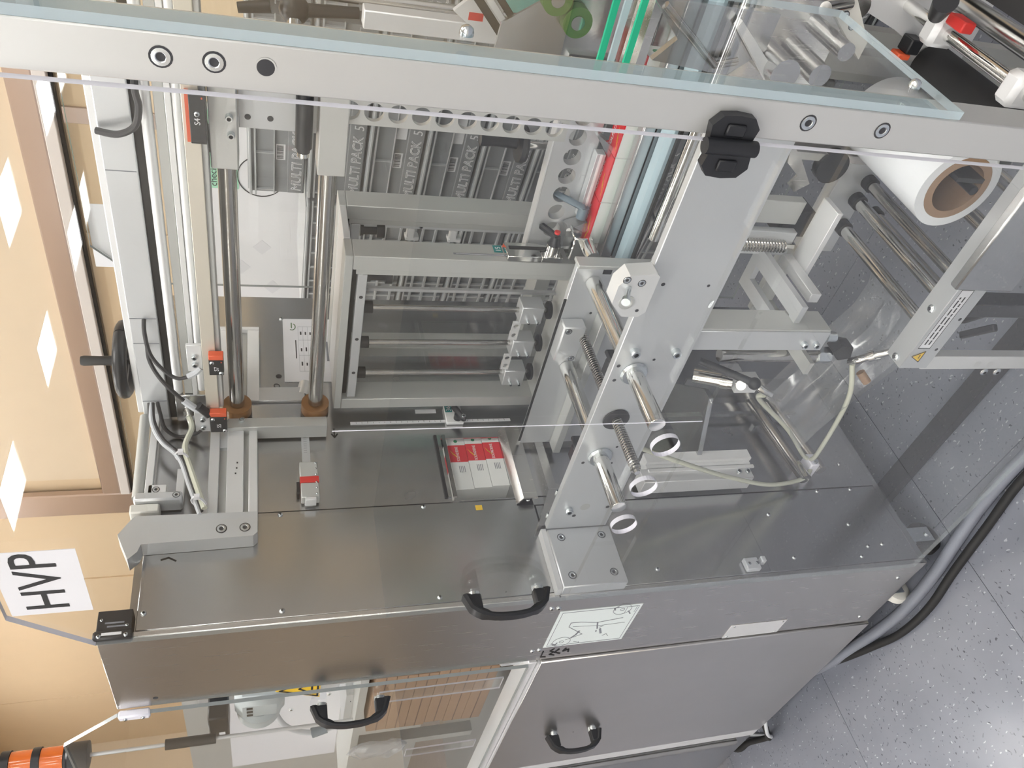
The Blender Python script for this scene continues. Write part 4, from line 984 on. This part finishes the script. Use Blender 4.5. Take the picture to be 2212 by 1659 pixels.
# hold-down rail above the cartons
hd = thing('hold_down_rail', 'grey slotted rail lying just above the cartons', 'rail', (.62, .54, .99))
obj('rail', B().box(.555, .70, .535, .556, .991, 1.010, .001), 'aluminium', hd)
obj('groove', B().box(.555, .70, .534, .5348, .998, 1.003), 'white_paint', hd)
obj('shoe', B().prism([(.70, .990), (.735, 1.020), (.742, 1.020), (.72, .985)], (0, .525, 0), (1, 0, 0), (0, 0, 1), (0, .03, 0)), 'stainless_dark', hd)
obj('shoe', B().prism([(.552, .990), (.535, 1.030), (.529, 1.030), (.54, .985)], (0, .525, 0), (1, 0, 0), (0, 0, 1), (0, .03, 0)), 'stainless_dark', hd)
obj('hanger', B().box(.62, .64, .557, .5575, 1.0, 1.02), 'aluminium', hd)
# black crank behind the machine inside
ck = thing('crank_knob', 'black crank with an upright grip between gate and post', 'handwheel', (.68, .60, 1.13))
obj('grip', B().lathe([(.006, 0), (.013, .003), (.0115, .04), (.013, .075), (.006, .078)], (.676, .60, 1.148), (0, 0, 1)), 'black_plastic', ck)
obj('disc', B().lathe([(.0001, 0), (.035, 0), (.038, .006), (.036, .014), (.0001, .018)], (.665, .615, 1.128), (0, 0, 1)), 'black_plastic', ck)
obj('stem', B().cyl((.665, .615, 1.05), (.665, .615, 1.128), .008), 'chrome', ck)
# hidden green-wheeled feeder to the right of the post
gw = thing('feeder_unit', 'feeder with green rollers, dark guard plate and green belts right of the post', 'machine part', (.95, .62, .94))
obj('base_plate', B().box(.86, 1.35, .60, .70, .941, .953), 'steel_plate', gw)
obj('guard_plate', B().prism([(.84, 1.235), (.90, 1.23), (.95, 1.16), (1.05, 1.13), (1.05, .96), (.86, .96)], (0, .585, 0), (1, 0, 0), (0, 0, 1), (0, .006, 0)), 'stainless_dark', gw)
for (x, z) in ((.925, 1.106), (.957, 1.150)):
    rl_ = obj('roller', B().ring((x, .56, z), (x, .584, z), .026, .012), 'green_wheel', gw)
    obj('roller_hub', B().cyl((x, .558, z), (x, .584, z), .0118), 'chrome', rl_)
for (y, z, m_) in ((.50, 1.075, 'green_belt'), (.478, 1.065, 'acrylic_edge_blue'), (.462, 1.045, 'green_belt')):
    obj('belt', B().box(.88, 1.35, y, y + .006, z - .007, z + .004), m_, gw)
obj('belt_bed', B().box(.87, 1.35, .455, .52, 1.015, 1.030), 'stainless', gw)
obj('bed_leg', B().box(1.2, 1.24, .50, .52, .967, 1.014), 'frame_grey', gw)
up = thing('support_upright', 'pale upright aluminium bar with a red sticker behind the post', 'profile', (.83, .71, .95))
obj('bar', B().box(.815, .848, .70, .735, .954, 1.445, .002), 'aluminium_light', up)
obj('plate', B().prism([(0, 0), (.05, .0), (.05, .06), (.02, .09), (0, .06)], (.85, .69, 1.20), (1, 0, 0), (0, 0, 1), (0, .012, 0)), 'aluminium_light', up)
obj('red_sticker', B().box(.858, .872, .6895, .6899, 1.235, 1.262), 'red', up)
obj('foot', B().box(.80, .87, .701, .76, .9535, .96), 'frame_grey', up)
db = thing('sloping_belt', 'dark sloping belt with a silver middle, seen right of the post', 'belt', (.9, .64, 1.17))
obj('belt', B().obox((.895, .645, 1.245), (1, 0, .95), (0, 1, 0), .17, .012, .014, .001), 'black_rubber', db)
obj('middle', B().obox((.902, .645, 1.230), (1, 0, .95), (0, 1, 0), .17, .012, .012, .001), 'aluminium_light', db)
obj('belt', B().obox((.909, .645, 1.215), (1, 0, .95), (0, 1, 0), .17, .012, .012, .001), 'black_rubber', db)
cc = thing('cross_clamp', 'black tube clamp with crossed steel rods near the crates, right of the post', 'clamp', (.75, .9, 1.3))
obj('rod', B().cyl((.785, .92, .96), (.785, .92, 1.75), .012), 'chrome', cc)
obj('rod', B().cyl((.70, .88, 1.555), (.745, .89, 1.555), .014), 'chrome', cc)
obj('clamp', B().sph((.755, .90, 1.555), .030, (1, .8, 1), 14).cyl((.755, .9, 1.555), (.76, .91, 1.43), .014, .011), 'black_plastic', cc)
obj('lever', B().cyl((.75, .89, 1.66), (.76, .89, 1.60), .010, .013), 'black_plastic', cc)
obj('foot', B().box(.74, .83, .88, .965, .9535, .9598), 'frame_grey', cc)
obj('pole', B().cyl((.785, .92, 0), (.785, .92, .9535), .015), 'frame_grey', cc)
# guard seen through the side panel, film web and rollers beyond it
tb = thing('film_dancer', 'dark steel guard with grey rollers behind the clear side panel', 'machine part', (1.0, .35, .7))
obj('cover', B().prism([(1.055, 1.09), (1.0, 1.03), (.965, 1.06), (.955, .93), (1.0, .88), (1.055, .88)], (0, .345, 0), (1, 0, 0), (0, 0, 1), (0, .012, 0)), 'stainless_dark', tb)
obj('cover_rod', B().cyl((1.05, .33, 1.075), (.975, .33, .965), .006).cyl((.975, .33, .965), (.985, .33, .93), .006), 'chrome_dark', tb)
obj('arm', B().prism([(.94, .845), (1.035, .955), (1.045, .95), (.965, .845)], (0, .325, 0), (1, 0, 0), (0, 0, 1), (0, .014, 0)), 'aluminium_light', tb)
for (x, z, rr) in ((.985, .86, .024), (.99, .80, .018), (1.03, .775, .014)): obj('roller', B().cyl((x, .30, z), (x, .50, z), rr), 'steel_plate', tb)
obj('side_plate', B().box(.93, 1.06, .502, .512, .72, .95), 'frame_grey', tb)
obj('leg', B().box(.97, 1.0, .502, .53, 0, .72), 'frame_grey', tb)

# ================================================================ film unwinder low on the right
uw = thing('film_unwinder', 'grey side plates with steel rollers carrying the film roll', 'machine part', (.75, .3, 0))
np_ = obj('near_plate', B().box(.535, 1.06, .120, .165, .404, .468, .001), 'aluminium', uw)
obj('far_plate', B().box(.545, .90, .475, .505, .425, .507, .001), 'aluminium', uw)
obj('guard', B().box(.74, 1.05, .100, .1185, .375, .500, .003), 'steel_plate', uw)
for (x, z, rr, m_) in ((.615, .440, .0125, 'chrome'), (.680, .442, .0125, 'chrome'), (.722, .437, .0115, 'chrome_dark'), (.65, .38, .012, 'chrome_dark'), (.80, .40, .013, 'chrome_dark'), (.87, .38, .013, 'steel_plate')):
    rl_ = obj('roller', B().cyl((x, .1655, z), (x, .4745, z), rr, seg=24), m_, uw)
    obj('roller_cap', B().cyl((x, .455, z), (x, .4745, z), rr + .004), 'black_rubber', rl_)
lbx = obj('notice', B().box(.590, .726, .1190, .1198, .434, .460), 'paper_tint', uw, 'grey notice strip with two lines of small print')
b = B(); fx = ((.588, .728, .4335, .4343), (.588, .728, .4597, .4605), (.588, .5888, .4335, .4605), (.7272, .728, .4335, .4605))
for (a, c, d, e) in fx: b.box(a, c, .1185, .1189, d, e)
random.seed(5)
for z in (.4515, .4425):
    x = .598
    while x < .712:
        wd = .004 + random.random() * .014; b.box(x, min(x + wd, .716), .1185, .1189, z - .0014, z + .0014); x += wd + .003
obj('print', b, 'ink', lbx)
tri = obj('warning_label', B().prism([(-.0135, -.010), (.0135, -.010), (0, .0135)], (.567, .1195, .447), (1, 0, 0), (0, 0, 1), (0, -.0006, 0)), 'yellow_sign', uw, 'yellow warning triangle')
b = B(); 
for (a, c) in (((-.0135, -.010), (.0135, -.010)), ((.0135, -.010), (0, .0135)), ((0, .0135), (-.0135, -.010)), ((-.004, -.004), (.005, -.003))): ln(b, .567 + a[0], .447 + a[1], .567 + c[0], .447 + c[1], .0012, .1186)
obj('print', b, 'ink', tri)
for (x, z) in ((.755, .452),): screw(uw, (x, .12, z), (0, -1, 0), .006, .003, 'sunk')
for x in (.665, .545): screw(uw, (x, .142, .468), (0, 0, 1), .008, .004, 'button')
for x in (.66, .585): screw(uw, (x, .12, .415), (0, -1, 0), .0035, .002, 'hole')
screw(uw, (.56, .475, .495), (0, -1, 0), .006, .004, 'sunk')
obj('leg', B().box(.522, .556, .130, .150, .0, .4035, .001), 'aluminium_light', uw)
obj('leg', B().box(.98, 1.01, .13, .15, 0, .4035), 'frame_grey', uw); obj('leg', B().box(.85, .88, .48, .5, 0, .4245), 'frame_grey', uw)
obj('linkage', B().obox((.632, .172, .30), (.075, -.05, 0), (0, 0, 1), .10, .014, .016, .002).obox((.60, .155, .30), (.06, -.045, .0), (0, 0, 1), .08, .012, .014, .002).box(.66, .69, .125, .165, .25, .395, .002), 'cable_grey', uw)
obj('base_bar', B().box(-.12, 1.05, .235, .285, .004, .030, .001), 'cable_grey', uw)
obj('hook_plate', B().prism([(.79, .665), (.74, .62), (.72, .645), (.735, .665), (.755, .655), (.78, .69), (.82, .70)], (0, .415, 0), (1, 0, 0), (0, 0, 1), (0, .006, 0)), 'stainless', uw)
obj('hook_stay', B().box(.785, .80, .422, .47, .508, .69), 'stainless', uw)
wk = obj('toothed_knob', B().lathe([(.0001, 0), (.030, 0), (.033, .004), (.033, .022), (.0001, .024)], (.775, .44, .585), (0, -1, 0), 24), 'black_plastic', uw)
obj('knob_stay', B().box(.765, .785, .445, .472, .508, .57), 'aluminium', uw)
fr_ = thing('film_roll', 'roll of clear packing film on a brown cardboard core', 'film roll', (.87, .33, .44))
FC = (.872, .515)
obj('film', B().ring((FC[0], .205, FC[1]), (FC[0], .452, FC[1]), .074, .058, 48), 'film_roll', fr_)
obj('core', B().ring((FC[0], .2045, FC[1]), (FC[0], .4525, FC[1]), .0578, .044, 48), 'cardboard', fr_)
obj('mandrel', B().box(FC[0] + .02, FC[0] + .028, .19, .46, FC[1] - .025, FC[1] + .03).cyl((FC[0], .2, FC[1] - .03), (FC[0], .46, FC[1] - .03), .008), 'black_plastic', fr_)
# web of clear film drawn off to the left
b = B(); path = [(.205, .476), (.26, .456), (.33, .428), (.40, .398), (.47, .368), (.53, .370), (.58, .392), (.606, .4245)]
ny = 10; rows = []
for i, (x, z) in enumerate(path):
    rows.append([b.bm.verts.new((x, .196 + (.39 - .196) * j / ny, z + .006 * math.sin(j * 1.7 + i * .9) + .004 * math.sin(j * 4.1 + i * .3))) for j in range(ny + 1)])
for i in range(len(path) - 1):
    for j in range(ny): b.bm.faces.new((rows[i][j], rows[i][j + 1], rows[i + 1][j + 1], rows[i + 1][j]))
solo('film_web', b, 'film', 'loose end of clear plastic film drawn off the rollers', 'film', (.4, .29, .36))
# parts right of the post, low
rb = thing('pull_roller_unit', 'black roller with a round steel bar and square clamps at the far right', 'machine part', (1.05, .3, .4))
obj('roller', B().cyl((.985, .20, .505), (.985, .42, .505), .036, seg=32), 'black_rubber', rb)
obj('steel_roller', B().cyl((.935, .20, .46), (.935, .42, .46), .016, seg=24), 'chrome', rb)
obj('bar', B().cyl((1.072, .08, .603), (1.072, .47, .603), .010, seg=20), 'chrome', rb)
obj('stay_bar', B().cyl((1.105, .08, .56), (1.105, .47, .56), .016, seg=20), 'stainless_dark', rb)
for y in (.33, .135): obj('clamp', B().box(1.048, 1.096, y - .018, y + .018, .575, .630, .008), 'aluminium_light', rb)
obj('end_plate', B().prism([(.96, .44), (1.13, .44), (1.13, .66), (1.06, .70), (1.03, .60)], (0, .425, 0), (1, 0, 0), (0, 0, 1), (0, .014, 0)), 'aluminium_light', rb)
br = obj('bracket', B().prism([(.985, .665), (1.06, .765), (1.085, .765), (1.09, .735), (1.015, .665)], (0, .40, 0), (1, 0, 0), (0, 0, 1), (0, .014, 0)), 'caster_white', rb)
obj('round_bar', B().cyl((1.068, .399, .735), (1.068, .36, .80), .010).cyl((1.06, .415, .70), (1.06, .52, .70), .02), 'chrome_dark', rb)
for (x, z) in ((1.050, .73), (1.078, .745), (1.036, .708)): screw(rb, (x, .40, z), (0, -1, 0), .006, .003, 'sunk')
sn = obj('sensor', B().box(1.005, 1.030, .395, .424, .560, .585, .002), 'black_plastic', rb); obj('sensor_end', B().box(.995, 1.0045, .395, .42, .572, .597, .002), 'orange', rb)
obj('drive_belt', B().box(1.135, 1.165, .06, .47, .58, .60), 'black_rubber', rb)
obj('plug', B().cyl((1.10, .30, .655), (1.13, .27, .68), .012, .018), 'black_plastic', rb)
obj('red_switch', B().box(1.092, 1.108, .26, .30, .612, .635, .002), 'red', rb)
obj('leg', B().box(1.09, 1.12, .44, .47, 0, .44), 'frame_grey', rb); obj('leg', B().box(1.09, 1.12, .09, .12, 0, .545), 'frame_grey', rb)
obj('foot_rail', B().box(1.085, 1.125, .06, .48, .0, .02), 'frame_grey', rb)

# ================================================================ hoses on the floor
solo('floor_hose', B().tube([(.95, .055, .016), (.60, .064, .016), (.316, .064, .016), (.228, .061, .016), (.133, .053, .016), (.023, .034, .016), (-.10, .012, .016), (-.264, .0, .016), (-.466, .016, .016), (-.7, .05, .016), (-1.0, .14, .016)], .0155, 12), 'hose_grey', 'grey braided hose lying on the floor along the machine', 'hose', (0, .04, 0))
solo('floor_cable', B().tube([(.95, .022, .011), (.60, .035, .011), (.294, .036, .011), (.12, .012, .011), (-.037, -.012, .011), (-.166, -.036, .011), (-.298, -.037, .011), (-.420, -.014, .011), (-.591, .026, .011), (-.95, .12, .011)], .0105, 10), 'black_rubber', 'thick black cable lying beside the grey floor hose', 'cable', (0, 0, 0))
solo('floor_cable', B().tube([(-.95, .03, .095), (-1.03, -.015, .05), (-1.10, .0, .012), (-1.22, .03, .012), (-1.33, .05, .012), (-1.5, .2, .012)], .010, 10), 'black_rubber', 'black cable bending onto the floor below the lower door corner', 'cable', (-1.1, 0, 0))
solo('floor_cable', B().tube([(-.93, .02, .095), (-.99, -.02, .075), (-1.03, -.02, .040), (-1.12, .015, .006), (-1.30, .09, .006)], .006, 10), 'cable_light', 'pale cable curling out under the lower door corner', 'cable', (-1.0, 0, 0))

# ================================================================ motor bay behind the upper left door
mo = thing('gear_motor', 'pale grey gear motor with a black terminal box in the left bay', 'motor', (-.78, .2, 1.40))
obj('gear_case', B().box(-.80, -.70, .16, .26, 1.575, 1.70, .02), 'motor_grey', mo)
obj('end_bell', B().lathe([(.0001, 0), (.045, .0), (.058, .012), (.058, .045), (.05, .055), (.0001, .055)], (-.80, .21, 1.64), (-1, 0, 0)), 'motor_grey', mo)
obj('name_plate', B().box(-.872, -.8675, .185, .235, 1.60, 1.66), 'aluminium_light', mo)
obj('terminal_box', B().box(-.87, -.745, .15, .22, 1.715, 1.765, .004), 'black_plastic', mo)
obj('switch', B().box(-.845, -.83, .149, .1495, 1.725, 1.74), 'paper', mo)
obj('mount', B().box(-.90, -.70, .262, .272, 1.42, 1.80), 'aluminium', mo)
for x in (-.735, -.755, -.775): obj('vent', B().box(x, x + .01, .1585, .1595, 1.655, 1.67), 'dark_gap', mo)
obj('foot', B().box(-.90, -.70, .15, .272, 1.40, 1.4195), 'aluminium', mo)
bp_ = thing('bay_panel', 'grey back panel with rivets inside the left bay', 'panel', (-.85, .46, 1.048))
obj('panel', B().box(-2.6, -.292, .44, .452, 1.048, 1.88), 'frame_grey', bp_)
obj('shelf', B().box(-1.4, -.50, .10, .439, 1.380, 1.3995), 'frame_grey', bp_)
obj('plate', B().box(-1.50, -.93, .30, .306, 1.40, 1.73), 'paper_tint', bp_)
obj('post', B().box(-.96, -.93, .10, .13, 1.048, 1.379), 'frame_grey', bp_)
for (x, z) in ((-1.02, 1.44), (-1.1, 1.55), (-1.02, 1.66)): screw(bp_, (x, .30, z), (0, -1, 0), .007, .004, 'button')
cb_ = thing('motor_cable', 'grey cable with a gland dropping from the gear motor', 'cable', (-.9, .19, 1.40))
obj('cable', B().tube([(-.86, .2, 1.60), (-.90, .17, 1.57), (-.94, .16, 1.50), (-.93, .17, 1.42), (-.91, .18, 1.405)], .008), 'cable_light', cb_)
obj('gland', B().cyl((-.945, .16, 1.50), (-.935, .165, 1.46), .014), 'handle_blue', cb_)
ysn = thing('warning_sign', 'yellow warning triangle inside the upper left door', 'sign', (-.53, .11, 1.50))
obj('triangle', B().prism([(-.06, -.05), (.06, -.05), (0, .055)], (-.535, .11, 1.545), (1, 0, 0), (0, 0, 1), (0, .002, 0)), 'yellow_sign', ysn)
b = B()
for (a, c) in (((-.05, -.044), (.05, -.044)), ((.05, -.044), (0, .045)), ((0, .045), (-.05, -.044)), ((-.02, -.02), (0, .0)), ((0, 0), (.02, -.015)), ((-.01, -.03), (.015, -.03))): ln(b, -.535 + a[0], 1.545 + a[1], -.535 + c[0], 1.545 + c[1], .005, .1094)
obj('print', b, 'ink', ysn)
obj('stay', B().box(-.54, -.53, .1125, .12, 1.40, 1.55), 'aluminium', ysn)
random.seed(11)
STK = ('lowest', 'second', 'third', 'fourth', 'fifth', 'top')
for k in range(6):  # solid boxes stand in for a blurred brown reflection
    z0 = 1.0485 + k * .053; dx = random.uniform(-.012, .012)
    t = thing('reflection_box', 'brown flat box shaping a blurred reflection in the left bay, %s of the stack' % STK[k], 'box', (-.66 + dx, .2, z0), 'boxes for the blurred reflection in the bay')
    obj('carton', B().box(-.82 + dx, -.50 + dx, .095, .32, z0, z0 + .052, .001), 'cardboard', t)
    obj('tape', B().box(-.8205 + dx, -.4995 + dx, .19, .225, z0 + .0005, z0 + .0525), 'cardboard_dark', t)
    obj('flap_gap', B().box(-.819 + dx, -.501 + dx, .0944, .0949, z0 + .024, z0 + .027), 'cardboard_dark', t)
bgx = thing('clear_sleeve', 'crumpled pale plastic sleeve between the motor and the brown box stack', 'plastic', (-.80, .14, 1.40))
slv = B().sph((-.89, .072, 1.33), .055, (.9, .3, 1.35), 14)
random.seed(21)
for v_ in slv.bm.verts: v_.co += Vector((random.uniform(-1, 1) * .012, random.uniform(-1, 1) * .006, random.uniform(-1, 1) * .012))
obj('sleeve', slv, 'film', bgx, smooth=False)
pp = thing('clear_divider', 'small clear plastic divider standing in the left bay', 'panel', (-.55, .06, 1.048))
sheet('pane', pp, -.56, -.50, .06, .064, 1.0485, 1.36, 1, 'acrylic', 'acrylic_edge'); sheet('pane', pp, -.95, -.90, .06, .064, 1.0485, 1.25, 1, 'acrylic', 'acrylic_edge')
obj('corner_block', B().box(-.345, -.31, .02, .05, 1.048, 1.10, .004), 'aluminium', pp)
# signal tower
sgt = thing('signal_tower', 'black and orange signal light tower at the top of the left bay', 'signal light', (-.79, .12, 1.0))
obj('pole', B().cyl((-.79, .12, 1.40), (-.79, .12, 2.04), .005), 'aluminium', sgt)
obj('coupling', B().cyl((-.79, .12, 1.745), (-.79, .12, 1.865), .013), 'black_plastic', sgt)
obj('base', B().lathe([(.02, 0), (.034, .003), (.034, .045), (.030, .05), (.030, .055)], (-.79, .12, 2.035), (0, 0, 1)), 'black_plastic', sgt)
obj('orange_lens', B().cyl((-.79, .12, 2.091), (-.79, .12, 2.140), .030, seg=28), 'tower_orange', sgt)
obj('collar', B().cyl((-.79, .12, 2.1405), (-.79, .12, 2.158), .033, seg=28), 'black_plastic', sgt)
obj('orange_lens', B().cyl((-.79, .12, 2.1585), (-.79, .12, 2.205), .030, seg=28), 'tower_orange', sgt)
obj('cap', B().cyl((-.79, .12, 2.2055), (-.79, .12, 2.225), .033, seg=28), 'black_plastic', sgt)

# ================================================================ crates behind the machine
P0 = Vector((.2683, 1.30, 0)); E_ = Vector((.982, -.188, 0)).normalized(); D_ = Vector((.188, .982, 0)).normalized()
CA = math.atan2(E_.y, E_.x)
CW, CD, CH = .58, .39, .160
def crate_proto(kind):
    t = thing('plastic_crate', 'x', 'crate', (0, 0, 0), 'grey plastic crates')
    b_ = B().box(.008, CW - .008, .012, CD, .004, CH - .012)
    obj('body', b_, 'crate_grey', t)
    obj('top_rim', B().box(0, CW, 0, CD + .005, CH - .012, CH - .004, .002).box(.02, CW - .02, .006, CD, CH - .004, CH - .0005), 'crate_light', t)
    obj('mid_rim', B().box(0, CW, .002, .012, CH - .024, CH - .019, .001), 'crate_light', t)
    if kind == 'text':
        obj('shelf_rim', B().box(.004, CW - .004, .003, .012, .086, .0895, .001), 'crate_light', t)
        for i in range(5): obj('rib', B().box(.02 + i * .135, .023 + i * .135, .004, .012, .0895, CH - .024), 'crate_light', t)
        obj('front_panel', B().box(.012, CW - .012, .005, .0115, .006, .052, .002), 'crate_grey', t)
        text(t, 'MULTI PACK', .038, (.022, .0045, .014), (1, 0, 0), (0, 0, 1), 'paper', outline=.0011, shear=.12)
        text(t, '5', .038, (.256, .0045, .014), (1, 0, 0), (0, 0, 1), 'paper', shear=.12)
        lb_ = obj('barcode_label', B().box(.130, .185, .0112, .0118, .058, .083), 'paper', t)
        bb_ = B(); x = .134
        random.seed(2)
        while x < .180:
            wd = random.choice((.0008, .0012, .002)); bb_.box(x, x + wd, .0108, .0111, .063, .081); x += wd + random.choice((.0009, .0014, .002))
        obj('bars', bb_, 'ink', lb_)
        obj('address_label', B().box(.235, .33, .0112, .0118, .056, .084), 'paper', t)
    else:
        for z in (.020, .070, .112): obj('rib', B().box(.006, CW - .006, .002, .012, z, z + .008, .001), 'crate_light', t)
        for i in range(9): obj('rib', B().box(.015 + i * .068, .022 + i * .068, .003, .012, .005, CH - .02, .001), 'crate_light', t)
    return t
pt, pr_ = crate_proto('text'), crate_proto('ribs')
used = {'text': False, 'ribs': False}
ORD = ('bottom', 'second', 'third', 'fourth', 'fifth', 'sixth', 'seventh', 'eighth', 'ninth', 'tenth')
for (s0, kind, n, nm) in ((-.235, 'text', 10, 'lettered stack straight behind the gate'), (.365, 'text', 10, 'lettered stack behind the right post'), (-.835, 'ribs', 9, 'ribbed stack behind the gate rods')):
    for k in range(n):
        proto = pt if kind == 'text' else pr_
        c = proto if not used[kind] else copy_tree(proto)
        used[kind] = True
        q = P0 + E_ * s0
        c.location = (q.x, q.y, .030 + k * .163); c.rotation_euler = (0, 0, CA)
        c['label'] = 'grey plastic crate, %s from the floor in the %s' % (ORD[k], nm)
for (s0, nm) in ((-.235, 'flat dark dolly under the crate stack behind the gate'), (.365, 'flat dark dolly under the crate stack behind the post'), (-.835, 'flat dark dolly under the ribbed crate stack')):
    q = P0 + E_ * (s0 + CW / 2) + D_ * (CD / 2)
    solo('crate_dolly', B().obox((q.x, q.y, .015), E_, D_, CW - .01, CD - .01, .028, .003), 'cable_grey', nm, 'dolly', (q.x, q.y, 0))
# notice board beyond the crates
nb = thing('notice_board', 'white board with green and pink poster panels beyond the crates', 'board', (-.45, 1.97, 0))
obj('board', B().box(-.92, -.02, 1.955, 1.98, 1.38, 1.93, .003), 'paper', nb)
obj('green_panel', B().box(-.338, -.03, 1.952, 1.9545, 1.70, 1.815), 'poster_green', nb)
obj('pink_panel', B().box(-.392, -.03, 1.952, 1.9545, 1.875, 1.91), 'poster_pink', nb)
text(nb, 'checken', .036, (-.33, 1.9515, 1.775), (1, 0, 0), (0, 0, 1), 'ink')
for (x, z, m_) in ((-.70, 1.70, 'paper_tint'), (-.60, 1.62, 'paper_tint'), (-.80, 1.58, 'paper_tint')): obj('faint_shape', B().obox((x, 1.954, z), (1, 0, 1), (0, 1, 0), .05, .001, .05), m_, nb)
obj('arc', B().ring((-.28, 1.9515, 1.62), (-.28, 1.9545, 1.62), .085, .082, 32), 'ink', nb)
for x in (-.90, -.06): obj('leg', B().box(x, x + .03, 1.981, 2.01, 0, 1.9), 'frame_grey', nb)
# teal and maroon bags on a trolley to the right
tl = thing('trolley', 'grey trolley shelf carrying plastic bags at the right edge', 'trolley', (.95, 1.0, 0))
obj('shelf', B().box(.60, 1.3, .985, 1.09, .96, .98, .002), 'frame_grey', tl)
for (x, y) in ((.64, 1.0), (1.26, 1.0), (.64, 1.075), (1.26, 1.075)): obj('leg', B().box(x - .012, x + .012, y - .012, y + .012, 0, .96), 'frame_grey', tl)
bgs = B().sph((.765, 1.045, 1.075), .10, (.85, .45, .95), 20)
random.seed(7)
for v_ in bgs.bm.verts: v_.co += Vector((random.uniform(-1, 1), random.uniform(-1, 1), random.uniform(-.4, 1))) * .006
solo('plastic_bag', bgs, 'teal_bag', 'crumpled teal plastic bag at the right edge behind the post', 'bag', (.765, 1.09, .98))
bgs = B().sph((.93, 1.045, 1.06), .085, (.9, .5, .95), 16)
for v_ in bgs.bm.verts: v_.co += Vector((random.uniform(-1, 1), random.uniform(-1, 1), random.uniform(-.4, 1))) * .005
solo('plastic_bag', bgs, 'maroon', 'dark red bag beside the teal bag on the trolley', 'bag', (.93, 1.09, .98))
